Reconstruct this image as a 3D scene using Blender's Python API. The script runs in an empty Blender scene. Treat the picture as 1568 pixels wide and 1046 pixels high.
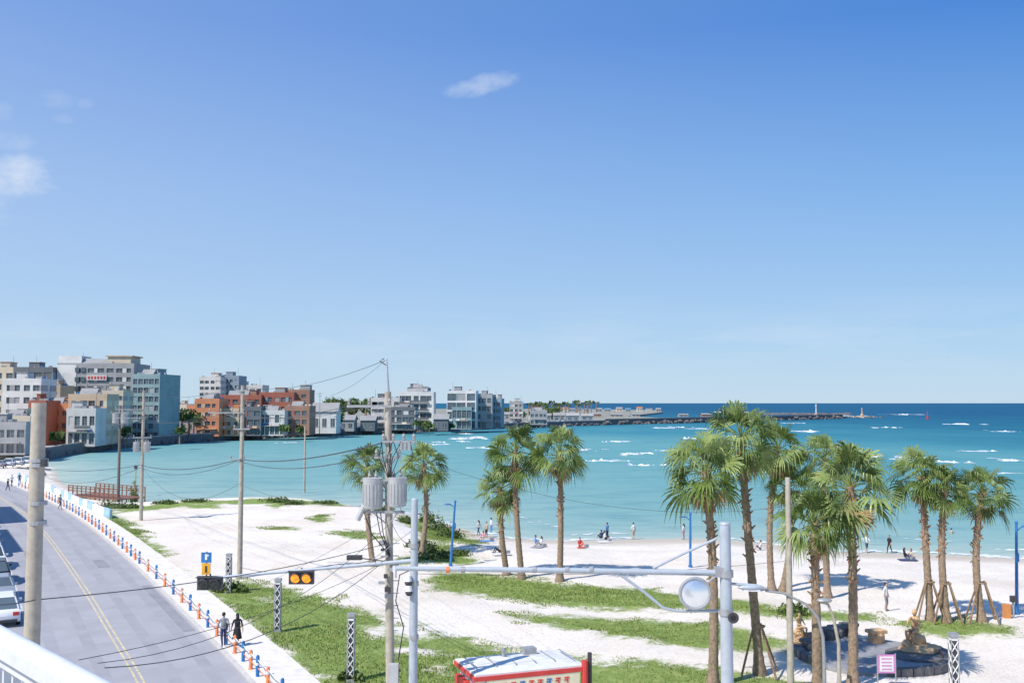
import bpy, math, random
import numpy as np
from mathutils import Vector, Matrix, noise
R=random.Random(7)
rad=math.radians
# ------------------------------------------------------------------ scene / camera
sc=bpy.context.scene
sc.view_settings.view_transform='Standard'; sc.view_settings.look='None'; sc.view_settings.exposure=0
CH=12.5; FPX=1524.0; TH=math.atan(94/1524)
cd=bpy.data.cameras.new('camera'); cam=bpy.data.objects.new('camera',cd); sc.collection.objects.link(cam)
cd.lens=35; cd.sensor_width=36; cd.clip_start=0.1; cd.clip_end=80000
cam.location=(0,0,CH); cam.rotation_euler=(math.pi/2+TH,0,0); sc.camera=cam
# survey helpers: photo bearing -> world position on a level / at a distance
def ray(px,py):
    u=(px-784)/FPX; v=(523-py)/FPX
    return (u, math.cos(TH)-v*math.sin(TH), math.sin(TH)+v*math.cos(TH))
def W(px,py,z=0.0):
    r=ray(px,py); t=(z-CH)/r[2]; return Vector((r[0]*t,r[1]*t,z))
def D(px,py,d):
    r=ray(px,py); t=d/r[1]; return Vector((r[0]*t,d,CH+r[2]*t))
SEA=-1.5
# ------------------------------------------------------------------ materials
MATS={}
def nn(nt,t,**k):
    n=nt.nodes.new(t)
    for a,b in k.items(): setattr(n,a,b)
    return n
def mat(name,col,rough=0.7,var=0.15,scale=2.0,metal=0.0,bump=0.0,emit=0,spec=0.4,trans=0):
    if name in MATS: return MATS[name]
    m=bpy.data.materials.new(name); m.use_nodes=True; nt=m.node_tree; b=nt.nodes['Principled BSDF']
    no=nn(nt,'ShaderNodeTexNoise'); no.inputs['Scale'].default_value=scale; no.inputs['Detail'].default_value=3; no.inputs['Roughness'].default_value=.7
    geo=nn(nt,'ShaderNodeNewGeometry'); nt.links.new(geo.outputs['Position'],no.inputs['Vector'])
    cr=nn(nt,'ShaderNodeValToRGB'); cr.color_ramp.elements[0].position=.3; cr.color_ramp.elements[1].position=.7
    cr.color_ramp.elements[0].color=tuple(max(0,c*(1-var)) for c in col)+(1,)
    cr.color_ramp.elements[1].color=tuple(min(1,c*(1+var)) for c in col)+(1,)
    nt.links.new(no.outputs['Fac'],cr.inputs['Fac']); nt.links.new(cr.outputs['Color'],b.inputs['Base Color'])
    b.inputs['Roughness'].default_value=rough; b.inputs['Metallic'].default_value=metal; b.inputs['Specular IOR Level'].default_value=spec
    if bump:
        bp=nn(nt,'ShaderNodeBump'); bp.inputs['Strength'].default_value=bump; bp.inputs['Distance'].default_value=.05
        nt.links.new(no.outputs['Fac'],bp.inputs['Height']); nt.links.new(bp.outputs['Normal'],b.inputs['Normal'])
    if emit:
        b.inputs['Emission Color'].default_value=tuple(col)+(1,); b.inputs['Emission Strength'].default_value=emit
    if trans:
        out=nt.nodes['Material Output']; tr=nn(nt,'ShaderNodeBsdfTranslucent'); mx=nn(nt,'ShaderNodeMixShader'); mx.inputs[0].default_value=trans
        nt.links.new(cr.outputs['Color'],tr.inputs['Color']); nt.links.new(b.outputs[0],mx.inputs[1]); nt.links.new(tr.outputs[0],mx.inputs[2]); nt.links.new(mx.outputs[0],out.inputs['Surface'])
    MATS[name]=m; return m
concrete=mat('pole_concrete',(.42,.38,.31),.8,.20,3,bump=.2)
steel=mat('painted_steel',(.42,.47,.52),.5,.08,4,metal=.1)
galv=mat('galvanised',(.38,.39,.40),.5,.15,5,metal=.3)
black=mat('black_rubber',(.02,.02,.022),.6,.2,5)
dark=mat('dark_metal',(.055,.055,.06),.5,.2,5)
white=mat('white_paint',(.76,.76,.75),.5,.06,2)
bluep=mat('blue_paint',(.03,.18,.45),.45,.1,3)
orange=mat('orange_plastic',(.72,.24,.09),.5,.12,3)
red=mat('red_paint',(.6,.05,.04),.5,.1,3)
glass=mat('window_glass',(.09,.12,.14),.15,.5,.15,spec=.8)
trgrey=mat('transformer_grey',(.46,.47,.47),.5,.09,3)
insul=mat('insulator_ceramic',(.35,.33,.32),.3,.1,4)
basalt=mat('basalt_stone',(.15,.145,.145),.9,.35,1.5,bump=.6)
brownstone=mat('carved_brown_stone',(.60,.39,.21),.8,.25,4,bump=.3)
wood=mat('stake_wood',(.27,.18,.11),.85,.25,5)
trunkm=mat('palm_trunk_bark',(.29,.215,.15),.95,.4,7,bump=.8)
trunkr=mat('palm_leaf_boots',(.38,.21,.115),.95,.4,9,bump=.5)
leafA=mat('palm_leaf_green',(.15,.22,.05),.45,.35,1.5,trans=.25)
leafB=mat('palm_leaf_dark',(.085,.135,.038),.5,.35,1.5,trans=.2)
leafC=mat('palm_leaf_light',(.31,.39,.13),.4,.3,1.5,trans=.3)
leafD=mat('palm_leaf_dead',(.34,.23,.12),.9,.3,2)
bushA=mat('bush_leaf',(.14,.20,.05),.7,.45,1.2,trans=.2)
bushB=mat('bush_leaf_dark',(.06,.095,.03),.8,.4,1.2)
grassA=mat('grass_blade',(.19,.28,.055),.7,.35,.7,trans=.3)
grassB=mat('grass_blade_dry',(.36,.39,.13),.8,.3,.7,trans=.3)
foamM=mat('foam',(.82,.86,.88),.8,.08,1)
# ------------------------------------------------------------------ mesh builder
def link(o,parent=None):
    sc.collection.objects.link(o)
    if parent: o.parent=parent
    return o
class MB:
    def __init__(s): s.v=[];s.f=[];s.m=[];s.mats=[]
    def mi(s,m):
        if m not in s.mats: s.mats.append(m)
        return s.mats.index(m)
    def add(s,vs,fs,m):
        o=len(s.v); k=s.mi(m); s.v+= [tuple(v) for v in vs]; s.f+=[tuple(i+o for i in f) for f in fs]; s.m+=[k]*len(fs); return s
    def box(s,c,sz,m,rz=0,M=None,taper=1.0):
        x,y,z=[a/2 for a in sz]; P=[]
        for k in (-1,1):
            t=taper if k>0 else 1
            for a,b in ((-1,-1),(1,-1),(1,1),(-1,1)): P.append(Vector((a*x*t,b*y*t,k*z)))
        if M is None: M=Matrix.Rotation(rz,4,'Z')
        P=[(M@p)+Vector(c) for p in P]
        return s.add(P,[(3,2,1,0),(4,5,6,7),(0,1,5,4),(1,2,6,5),(2,3,7,6),(3,0,4,7)],m)
    def tube(s,pts,rs,m,n=8,caps=True):
        pts=[Vector(p) for p in pts]
        if not hasattr(rs,'__len__'): rs=[rs]*len(pts)
        V=[];F=[];up=None
        for i,p in enumerate(pts):
            t=(pts[min(i+1,len(pts)-1)]-pts[max(i-1,0)]).normalized()
            if up is None:
                a=Vector((0,0,1)) if abs(t.z)<.9 else Vector((1,0,0))
            else: a=up
            x=t.cross(a)
            if x.length<1e-5: x=t.cross(Vector((0,1,0)))
            x.normalize(); y=x.cross(t).normalized(); up=y
            for j in range(n):
                q=2*math.pi*j/n; V.append(p+(x*math.cos(q)+y*math.sin(q))*rs[i])
        for i in range(len(pts)-1):
            for j in range(n):
                a=i*n+j;b=i*n+(j+1)%n; F.append((a,b,b+n,a+n))
        if caps: F.append(tuple(range(n-1,-1,-1))); F.append(tuple(range((len(pts)-1)*n,len(pts)*n)))
        return s.add(V,F,m)
    def cyl(s,a,b,r0,r1,m,n=12): return s.tube([a,b],[r0,r1],m,n)
    def ell(s,c,r,m,n=12,k=8,M=None,jit=0):
        V=[];F=[];c=Vector(c)
        for i in range(k+1):
            ph=math.pi*i/k
            for j in range(n):
                th=2*math.pi*j/n; q=1+jit*R.uniform(-1,1)
                p=Vector((r[0]*math.sin(ph)*math.cos(th)*q,r[1]*math.sin(ph)*math.sin(th)*q,r[2]*math.cos(ph)*q))
                if M: p=M@p
                V.append(c+p)
        for i in range(k):
            for j in range(n):
                a=i*n+j;b=i*n+(j+1)%n; F.append((a,a+n,b+n,b))
        return s.add(V,F,m)
    def prism(s,poly,z0,z1,m):
        n=len(poly); V=[(p[0],p[1],z0) for p in poly]+[(p[0],p[1],z1) for p in poly]
        F=[tuple(range(n-1,-1,-1)),tuple(range(n,2*n))]+[(i,(i+1)%n,(i+1)%n+n,i+n) for i in range(n)]
        return s.add(V,F,m)
    def build(s,name,parent=None,smooth=False,loc=None,rz=0):
        me=bpy.data.meshes.new(name); me.from_pydata(s.v,[],s.f)
        for m in s.mats: me.materials.append(m)
        me.polygons.foreach_set('material_index',s.m); 
        if smooth:
            me.shade_smooth(); me.set_sharp_from_angle(angle=rad(38))
        me.update(); o=bpy.data.objects.new(name,me); link(o,parent)
        if loc is not None: o.location=loc
        o.rotation_euler[2]=rz; return o
def empty(name,loc=(0,0,0),rz=0):
    e=bpy.data.objects.new(name,None); link(e); e.location=loc; e.rotation_euler[2]=rz; e.empty_display_size=.5; return e
# ------------------------------------------------------------------ terrain
def sd_poly(P,poly):
    P=np.asarray(P,float); poly=np.asarray(poly,float); n=len(poly)
    d=np.full(len(P),1e18); ins=np.zeros(len(P),bool)
    for i in range(n):
        a=poly[i];b=poly[(i+1)%n]; e=b-a; w=P-a
        t=np.clip((w@e)/max(e@e,1e-9),0,1); q=w-t[:,None]*e; d=np.minimum(d,(q**2).sum(1))
        c=((a[1]>P[:,1])!=(b[1]>P[:,1]))
        with np.errstate(divide='ignore',invalid='ignore'):
            xi=(b[0]-a[0])*(P[:,1]-a[1])/(b[1]-a[1]+1e-12)+a[0]
        ins^=c&(P[:,0]<xi)
    return np.where(ins,1,-1)*np.sqrt(d)
shore_px=[(70,712),(92,738),(140,762),(230,777),(330,771),(400,769),(470,770),(530,775),(600,783),(640,790),(700,806),(730,815),(765,823),(830,826),(900,827),(980,825),(1050,824),(1110,826),(1170,831),(1250,840),(1320,845),(1440,849),(1568,853),(2300,872)]
shore=[W(a,b,SEA).xy for a,b in shore_px]
land=[(-2500,300),(-160,262)]+[tuple(p) for p in shore]+[(300,60),(300,-200),(-2500,-200)]
road_px=[(560,1230),(395,1060),(355,1014),(300,960),(250,909),(200,862),(150,817),(110,788),(75,769),(40,752),(0,736),(-60,718)]
road_r=[W(a,b,0).xy for a,b in road_px]
def offs(pl,d):
    out=[]
    for i,p in enumerate(pl):
        t=(pl[min(i+1,len(pl)-1)]-pl[max(i-1,0)]).normalized(); out.append(p+Vector((-t.y,t.x))*d)
    return out
ROADW=8.4
roadpoly=[tuple(p) for p in offs(road_r,-4)]+[tuple(p) for p in reversed(offs(road_r,40))]
def smooth(a,b,x): t=np.clip((x-a)/(b-a),0,1); return t*t*(3-2*t)
def heights(P,bumps=True):
    P=np.asarray(P,float); s=sd_poly(P,land); x=P[:,0];y=P[:,1]
    L=8+18*smooth(-25,15,x)
    z=np.where(s>0,SEA+1.5*smooth(0,1,s/L),SEA+np.maximum(.07*s,-7))
    if bumps:
        r=-sd_poly(P,roadpoly)
        b=(np.sin(x*.31+1.3*np.sin(y*.21))*np.sin(y*.27+np.sin(x*.17))*.13+np.sin(x*1.1+y*.7)*np.sin(y*.9-x*.5)*.04+np.sin(x*2.3+1.2*np.sin(y*1.7))*np.sin(y*2.1)*.03)
        z=z+b*smooth(0,6,r)*smooth(2,12,s)
    return z
def G(px,py):
    z=0.0
    for i in range(8):
        p=W(px,py,z); z=.4*z+.6*float(heights([(p.x,p.y)])[0])
    p=W(px,py,z); return p
def gz(x,y): return float(heights([(x,y)])[0])
grass_px=[
 [(262,868),(300,900),(350,888),(430,897),(500,915),(560,932),(600,950),(700,975),(760,990),(880,1003),(1000,1012),(1100,1022),(1230,1040),(1300,1075),(1200,1130),(500,1130),(480,1046),(420,992),(365,955),(300,905)],
 [(650,884),(690,874),(760,880),(870,892),(1000,902),(1090,912),(1180,925),(1290,935),(1385,945),(1370,952),(1240,950),(1100,936),(960,934),(860,930),(740,914),(665,905)],
 [(755,938),(860,940),(960,946),(1080,952),(1160,965),(1220,985),(1170,998),(1080,994),(960,976),(860,962),(790,948)],
 [(1365,950),(1450,945),(1550,958),(1560,972),(1480,978),(1400,968)],
 [(142,793),(165,778),(205,800),(225,822),(262,848),(240,860),(200,842),(170,815)],
 [(170,772),(215,775),(330,766),(400,762),(470,766),(540,770),(530,775),(450,772),(380,772),(300,772),(215,783),(180,784)],
 [(470,790),(500,788),(512,798),(482,800)],[(500,812),(560,813),(600,826),(560,826),(515,820)],
 [(600,776),(640,782),(690,800),(745,830),(725,838),(690,828),(700,845),(740,856),(730,864),(650,862),(560,868),(590,860),(660,845),(640,815),(615,800)],
 [(240,866),(270,870),(300,900),(275,905)],[(400,765),(425,765),(440,775),(415,778)],
 [(250,775),(330,772),(345,777),(300,779)],[(395,808),(450,806),(455,811),(410,812)],[(1190,985),(1225,990),(1215,1005),(1190,1000)]]
gpolys=[[tuple(G(a,b).xy) for a,b in pl] for pl in grass_px]
bare_px=[[(540,955),(640,952),(690,968),(660,985),(560,975)],[(590,990),(680,992),(690,1002),(600,1004)],[(640,1010),(700,1012),(690,1030),(640,1026)],[(380,915),(420,912),(430,920),(395,924)],[(900,1010),(960,1012),(950,1022),(905,1020)]]
bpolys=[[tuple(G(a,b).xy) for a,b in pl] for pl in bare_px]
def grass_sd(P):
    g=np.full(len(P),-1e9)
    for pl in gpolys: g=np.maximum(g,sd_poly(P,pl))
    for pl in bpolys: g=np.minimum(g,-sd_poly(P,pl)+.9)
    return g
def axis(lo,hi,st,far,g=1.25):
    a=list(np.arange(lo,hi,st)); s=st;x=hi
    while x<far: a.append(x); s*=g; x+=s
    a.append(far); b=[];s=st;x=lo-st
    while x>-far: b.append(x); s*=g; x-=s
    b.append(-far); return np.array(b[::-1]+a)
def gridmesh(name,xs,ys,zf,m,attrs={}):
    X,Y=np.meshgrid(xs,ys); P=np.stack([X.ravel(),Y.ravel()],1); z=zf(P)
    co=np.column_stack([P,z]); nx=len(xs);ny=len(ys)
    i=np.arange(nx-1);j=np.arange(ny-1); I,J=np.meshgrid(i,j); a=(J*nx+I).ravel()
    F=np.stack([a,a+1,a+1+nx,a+nx],1)
    me=bpy.data.meshes.new(name); me.vertices.add(len(co)); me.vertices.foreach_set('co',co.ravel())
    me.loops.add(F.size); me.loops.foreach_set('vertex_index',F.ravel().astype(np.int32))
    me.polygons.add(len(F)); me.polygons.foreach_set('loop_start',(np.arange(len(F))*4).astype(np.int32))
    me.polygons.foreach_set('use_smooth',np.ones(len(F),bool))
    for k,fn in attrs.items():
        at=me.attributes.new(k,'FLOAT','POINT'); at.data.foreach_set('value',fn(P).astype(np.float32))
    me.update(calc_edges=True); me.validate(); me.materials.append(m)
    o=bpy.data.objects.new(name,me); link(o); return o
# ground material
gm=bpy.data.materials.new('ground_sand_grass'); gm.use_nodes=True; nt=gm.node_tree; b=nt.nodes['Principled BSDF']; L=nt.links.new
geo=nn(nt,'ShaderNodeNewGeometry')
def noi(nt,scale,detail=6,rough=.6,vec=None):
    n=nn(nt,'ShaderNodeTexNoise'); n.inputs['Scale'].default_value=scale; n.inputs['Detail'].default_value=detail; n.inputs['Roughness'].default_value=rough
    if vec is not None: nt.links.new(vec,n.inputs['Vector'])
    return n
def ramp(nt,inp,st):
    r=nn(nt,'ShaderNodeValToRGB'); e=r.color_ramp.elements
    while len(e)<len(st): e.new(.5)
    for i,(p,c) in enumerate(st): e[i].position=p; e[i].color=tuple(c)+(1,)
    nt.links.new(inp,r.inputs['Fac']); return r
def mth(nt,op,a,b=None,c=None,clamp=False):
    n=nn(nt,'ShaderNodeMath',operation=op,use_clamp=clamp)
    for i,v in enumerate((a,b,c)):
        if v is None: continue
        if isinstance(v,(int,float)): n.inputs[i].default_value=v
        else: nt.links.new(v,n.inputs[i])
    return n.outputs[0]
def mix(nt,f,a,b):
    n=nn(nt,'ShaderNodeMix',data_type='RGBA')
    for i,v in ((0,f),(6,a),(7,b)):
        if isinstance(v,(int,float)): n.inputs[i].default_value=v
        elif isinstance(v,tuple): n.inputs[i].default_value=v+(1,)
        else: nt.links.new(v,n.inputs[i])
    return n.outputs[2]
pos=geo.outputs['Position']
n1=noi(nt,.12,5,.65,pos); n2=noi(nt,1.3,6,.7,pos); n3=noi(nt,5,5,.75,pos); n4=noi(nt,.5,6,.7,pos)
sand=ramp(nt,n1.outputs['Fac'],[(.3,(.74,.655,.545)),(.5,(.83,.76,.67)),(.72,(.89,.84,.77))])
sandv=ramp(nt,n3.outputs['Fac'],[(.32,(.76,.73,.70)),(.52,(1,1,1))])
sm=nn(nt,'ShaderNodeMix',data_type='RGBA',blend_type='MULTIPLY'); sm.inputs[0].default_value=.8; L(sand.outputs[0],sm.inputs[6]); L(sandv.outputs[0],sm.inputs[7])
gr=ramp(nt,n2.outputs['Fac'],[(.25,(.13,.19,.045)),(.5,(.20,.29,.06)),(.72,(.36,.41,.13))])
gatt=nn(nt,'ShaderNodeAttribute',attribute_name='grass')
gm1=mth(nt,'ADD',gatt.outputs['Fac'],mth(nt,'MULTIPLY',mth(nt,'SUBTRACT',n4.outputs['Fac'],.51),6.5))
gm2=mth(nt,'ADD',gm1,mth(nt,'MULTIPLY',mth(nt,'SUBTRACT',n3.outputs['Fac'],.5),3.5))
gmask=mth(nt,'MULTIPLY',mth(nt,'ADD',gm2,.35,clamp=True),.95)
base=mix(nt,gmask,sm.outputs[2],gr.outputs[0])
sx=nn(nt,'ShaderNodeSeparateXYZ'); L(pos,sx.inputs[0])
wet=nn(nt,'ShaderNodeMapRange'); wet.inputs[1].default_value=-1.48; wet.inputs[2].default_value=-1.28; wet.inputs[3].default_value=1; wet.inputs[4].default_value=0; L(sx.outputs[2],wet.inputs[0])
base=mix(nt,wet.outputs[0],base,(.54,.48,.40))
L(base,b.inputs['Base Color']); b.inputs['Roughness'].default_value=.95; b.inputs['Specular IOR Level'].default_value=.1
bp=nn(nt,'ShaderNodeBump'); bp.inputs['Strength'].default_value=.7; bp.inputs['Distance'].default_value=.15; L(n3.outputs['Fac'],bp.inputs['Height']); L(bp.outputs[0],b.inputs['Normal'])
xs=axis(-95,62,.5,40000); ys=axis(36,150,.5,40000)
gridmesh('ground',xs,ys,heights,gm,{'grass':lambda P: np.clip(grass_sd(P)/1.0,-3,3)})
# ------------------------------------------------------------------ sea
wm=bpy.data.materials.new('sea_water'); wm.use_nodes=True; nt=wm.node_tree; L=nt.links.new; nt.nodes.remove(nt.nodes['Principled BSDF']); out=nt.nodes['Material Output']
geo=nn(nt,'ShaderNodeNewGeometry'); pos=geo.outputs['Position']; sx=nn(nt,'ShaderNodeSeparateXYZ'); L(pos,sx.inputs[0])
datt=nn(nt,'ShaderNodeAttribute',attribute_name='offshore')
mp=nn(nt,'ShaderNodeMapping'); mp.inputs['Scale'].default_value=(.010,.006,1); L(pos,mp.inputs[0]); na=noi(nt,1,5,.65,mp.outputs[0])
lg=mth(nt,'LOGARITHM',mth(nt,'MAXIMUM',datt.outputs['Fac'],1.0),10)
lg=mth(nt,'ADD',lg,mth(nt,'MULTIPLY',mth(nt,'SUBTRACT',na.outputs['Fac'],.5),1.0))
lg=mth(nt,'ADD',lg,mth(nt,'MULTIPLY',mth(nt,'ADD',sx.outputs[0],60,clamp=False),.0009))
cr=ramp(nt,mth(nt,'DIVIDE',lg,4.0),[(.0,(.48,.54,.46)),(.22,(.33,.46,.42)),(.42,(.20,.385,.375)),(.56,(.125,.33,.345)),(.65,(.05,.235,.295)),(.75,(.014,.135,.215)),(.90,(.006,.085,.18))])
mp2=nn(nt,'ShaderNodeMapping'); mp2.inputs['Scale'].default_value=(.10,.30,1); mp2.inputs['Rotation'].default_value=(0,0,.15); L(pos,mp2.inputs[0]); nb=noi(nt,1,7,.72,mp2.outputs[0])
col=mix(nt,mth(nt,'MULTIPLY',mth(nt,'SUBTRACT',nb.outputs['Fac'],.47,clamp=True),2.0),cr.outputs[0],(.04,.20,.26))
mp3=nn(nt,'ShaderNodeMapping'); mp3.inputs['Scale'].default_value=(.045,.022,1); L(pos,mp3.inputs[0]); nc=noi(nt,1,9,.75,mp3.outputs[0])
fm=mth(nt,'MULTIPLY',mth(nt,'SUBTRACT',nc.outputs['Fac'],.67,clamp=True),8,clamp=True)
fm=mth(nt,'MULTIPLY',fm,mth(nt,'MULTIPLY',mth(nt,'SUBTRACT',datt.outputs['Fac'],110),.01,clamp=True))
fm=mth(nt,'MULTIPLY',fm,mth(nt,'MULTIPLY',mth(nt,'ADD',sx.outputs[0],20),.01,clamp=True))
col=mix(nt,fm,col,(.70,.76,.78))
df=nn(nt,'ShaderNodeBsdfDiffuse'); gl=nn(nt,'ShaderNodeBsdfGlossy'); gl.inputs['Roughness'].default_value=.25; mx=nn(nt,'ShaderNodeMixShader'); mx.inputs[0].default_value=.10
L(col,df.inputs['Color']); L(df.outputs[0],mx.inputs[1]); L(gl.outputs[0],mx.inputs[2]); L(mx.outputs[0],out.inputs['Surface'])
bp=nn(nt,'ShaderNodeBump'); bp.inputs['Strength'].default_value=.6; bp.inputs['Distance'].default_value=.6; L(nb.outputs['Fac'],bp.inputs['Height']); L(bp.outputs[0],df.inputs['Normal']); L(bp.outputs[0],gl.inputs['Normal'])
gridmesh('sea',axis(-300,500,8,60000),axis(70,900,8,60000),lambda P: np.full(len(P),SEA),wm,{'offshore':lambda P: np.maximum(-sd_poly(P,land),0)})
fb=MB()
def flake(x,y,z,a,bb):
    k=R.randint(6,8); ph=R.uniform(0,6)
    fb.add([(x+math.cos(ph+6.283*q/k)*a*R.uniform(.4,1.1),y+math.sin(ph+6.283*q/k)*bb*R.uniform(.4,1.2),z) for q in range(k)],[tuple(range(k))],foamM)
def breaker(px,py,wpx,hpx=5,n=90,H=.8):
    c=W(px,py,SEA); d=c.y; hw=wpx/FPX*d/2*1.3; dep=d*d/21336*hpx*.75; sd_=R.uniform(0,99)
    seg=26; V=[];F=[]
    curve=lambda u: dep*.55*noise.noise(Vector((u*1.8,sd_,0)))+u*dep*.12
    for i in range(seg+1):
        u=-1+2*i/seg; h=.7*H*max(0,(1-u*u))**.5*(.15+2.0*noise.noise(Vector((u*6,sd_,3))))
        y=c.y+curve(u); x=c.x+u*hw*.9; h=max(h,-.1)
        V+=[(x,y,SEA-.06),(x,y+abs(h)*1.1,SEA+h-.04),(x,y+abs(h)*1.1+1.5,SEA-.06)]
    for i in range(seg):
        a=i*3; F+=[(a,a+3,a+4,a+1),(a+1,a+4,a+5,a+2)]
    fb.add(V,F,foamM)
    for i in range(int(n*1.3)):
        u=R.uniform(-1,1)*R.uniform(.5,1)
        v=abs(R.gauss(0,.22))*(1-abs(u)*.6)*(1 if R.random()<.8 else 2.2)
        x=c.x+u*hw; y=c.y+curve(u)+v*dep
        if noise.noise(Vector((x*.16,y*.05,sd_)))<-.08: continue
        a=R.uniform(.2,.9)*min(2.2,d/260+.3)*(1-.4*abs(u))
        flake(x,y,SEA+.02+.03*R.random(),a*1.6,a*R.uniform(.4,1.2)*min(3,d/250+.4))
for a in [(720,672,60,8,190,1.0),(700,665,40,4,50),(655,681,60,5,70),(690,677,50,4,60),(745,686,60,4,60),(905,690,45,6,70),(940,676,38,5,70),(975,696,50,7,110),(1035,655,60,5,100,1.2),(1070,657,30,4,40),(1240,661,34,5,50,1),(1215,648,30,3,30),(1390,635,50,3,50,1.4),(1400,702,70,6,120,1),(1465,708,50,7,90,1),(1345,699,40,5,50),(885,733,22,5,40,.5),(990,713,70,4,80),(1120,631,70,3,40,1.2),(1310,637,60,3,60,1.2),(1555,706,30,6,60),(1500,691,50,3,40),(1545,661,40,3,40),(1480,650,60,3,30),(930,706,60,3,40),(440,678,36,2,20,.4),(1170,640,50,3,40),(1130,668,50,3,30),(1310,690,50,3,30),(1050,672,40,2,20),(1020,690,40,3,30),(1360,655,50,2,20),(1535,725,50,3,25,.3)]:
    breaker(*a)
sh=[Vector(p) for p in shore[7:]]
for off,dens,sz in ((.3,3.2,.36),(4.5,1.2,.38),(10,.5,.4)):
    for i in range(len(sh)-1):
        a,b2=sh[i],sh[i+1]; ln=(b2-a).length
        if a.x>75: break
        t=(b2-a).normalized(); nrm=Vector((-t.y,t.x))
        for k in range(int(min(ln,80)*dens*2)):
            s=R.uniform(0,min(ln,80)); q=a+t*s
            if noise.noise(Vector((q.x*.08,off,0)))<(.03 if off>1 else -.25): continue
            q=q+nrm*(off+R.gauss(0,.35)+1.6*noise.noise(Vector((q.x*.12,off*3,2))))
            aa=R.uniform(.3,1)*sz
            flake(q.x,q.y,SEA+.02+R.uniform(0,.03),aa*2.0,aa*.9)
fb.build('breaking_waves')
# ------------------------------------------------------------------ road, kerb, pavement
asph=mat('asphalt',(.37,.365,.385),.9,.09,.35,bump=.15)
asph2=mat('asphalt_wheel_track',(.34,.337,.36),.9,.10,.5)
asph3=mat('asphalt_repair',(.28,.28,.30),.9,.12,.8)
paver=mat('pavement_concrete',(.74,.69,.63),.9,.14,1.5,bump=.2)
kerbm=mat('kerb_stone',(.56,.54,.51),.85,.15,3)
yel=mat('yellow_marking',(.60,.51,.33),.8,.3,3)
wmk=mat('white_marking',(.55,.55,.55),.8,.3,3)
def resample(pl,st):
    out=[pl[0].copy()]; 
    for i in range(len(pl)-1):
        n=max(1,int((pl[i+1]-pl[i]).length/st))
        for k in range(1,n+1): out.append(pl[i].lerp(pl[i+1],k/n))
    return out
def chaik(pl,n=2):
    for _ in range(n):
        o=[pl[0]]
        for a,b2 in zip(pl[:-1],pl[1:]): o+= [a.lerp(b2,.25),a.lerp(b2,.75)]
        pl=o+[pl[-1]]
    return pl
edge=chaik([Vector(p) for p in road_r]); 
def strip(m,o1,o2,z,side=True,src=None):
    mb=MB(); src=src or edge; A=offs(src,o1);B=offs(src,o2); V=[];F=[]
    for p,q in zip(A,B): V+=[(p.x,p.y,z),(q.x,q.y,z)]
    for i in range(len(A)-1): F.append((2*i,2*i+2,2*i+3,2*i+1))
    mb.add(V,F,m)
    if side:
        V=[];F=[]
        for P in (A,B):
            o=len(V)
            for p in P: V+=[(p.x,p.y,z),(p.x,p.y,-.05)]
            F+=[(o+2*i,o+2*i+1,o+2*i+3,o+2*i+2) for i in range(len(P)-1)]
        mb.add(V,F,m)
    return mb
e=empty('road'); strip(asph,0,ROADW+3.2,.02,side=False).build('asphalt_surface',e)
for k,(a,b2) in enumerate(((.9,1.5),(2.6,3.2),(5.4,6.0),(7.1,7.7))): strip(asph2,a,b2,.024,side=False).build('wheel_track_%d'%k,e)
fine=resample(edge,1.5)
for k,(i0,i1,a,b2) in enumerate(((14,22,.2,.85),(30,34,6.1,7.0),(44,60,3.3,3.9),(26,29,1.6,2.5))): strip(asph3,a,b2,.0285,side=False,src=fine[i0:i1]).build('repair_patch_%d'%k,e)
strip(yel,4.15,4.25,.028,side=False).build('centre_line',e); strip(yel,4.42,4.52,.028,side=False).build('centre_line_2',e)
strip(wmk,8.3,8.40,.028,side=False).build('parking_line',e)
e=empty('pavement'); strip(kerbm,-.18,0,.14).build('kerb',e); strip(paver,-2.7,-.185,.13).build('paving',e)
e=empty('pavement'); strip(kerbm,ROADW+3.2,ROADW+3.38,.14).build('kerb',e); strip(paver,ROADW+3.385,ROADW+7,.13).build('paving',e)
posts=resample(edge,2.0); posts=[p for p in offs(posts,-.45) if 38<p.y<150]
bb_=MB()
for i,p in enumerate(posts):
    c=Vector((p.x,p.y,.13))
    if i%2:
        bb_.tube([c,c+Vector((0,0,.9)),c+Vector((0,0,.96))],[.085,.08,.04],bluep,10); bb_.cyl(c+Vector((0,0,.5)),c+Vector((0,0,.62)),.09,.09,white,10)
    else:
        bb_.tube([c,c+Vector((0,0,.08)),c+Vector((0,0,.82)),c+Vector((0,0,.88))],[.13,.085,.08,.04],orange,10); bb_.cyl(c+Vector((0,0,.55)),c+Vector((0,0,.68)),.088,.088,white,10)
    if i+1<len(posts):
        q=Vector((posts[i+1].x,posts[i+1].y,.13))
        for h in (.4,.75): bb_.tube([c+Vector((0,0,h)),(c+q)/2+Vector((0,0,h-.07)),q+Vector((0,0,h))],.02,orange if h<.5 else white,5)
bb_.build('bollard_fence',smooth=True)
wl=[G(a,b).xy for a,b in [(28,733),(70,752),(100,764),(135,780),(170,794)]]
mb=MB(); wallb=mat('blue_wash',(.35,.55,.68),.8,.2,1)
for i,(a,b2) in enumerate(zip(wl[:-1],wl[1:])):
    n=max(1,int((b2-a).length/2.5))
    for k in range(n):
        p=a.lerp(b2,(k+.5)/n); dr=(b2-a); mb.box((p.x,p.y,.45),(dr.length/n-.02,.28,1.1+.15*math.sin(k+i)),white if (k+i)%3 else wallb,rz=math.atan2(dr.y,dr.x))
mb.build('sea_wall')
mb=MB(); dk=[W(a,b,.3).xy for a,b in [(105,757),(180,764)]]
a,b2=dk; dr=(b2-a); u=dr.normalized(); nv=Vector((-u.y,u.x)); rdw=mat('deck_wood',(.24,.12,.085),.8,.25,3)
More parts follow.
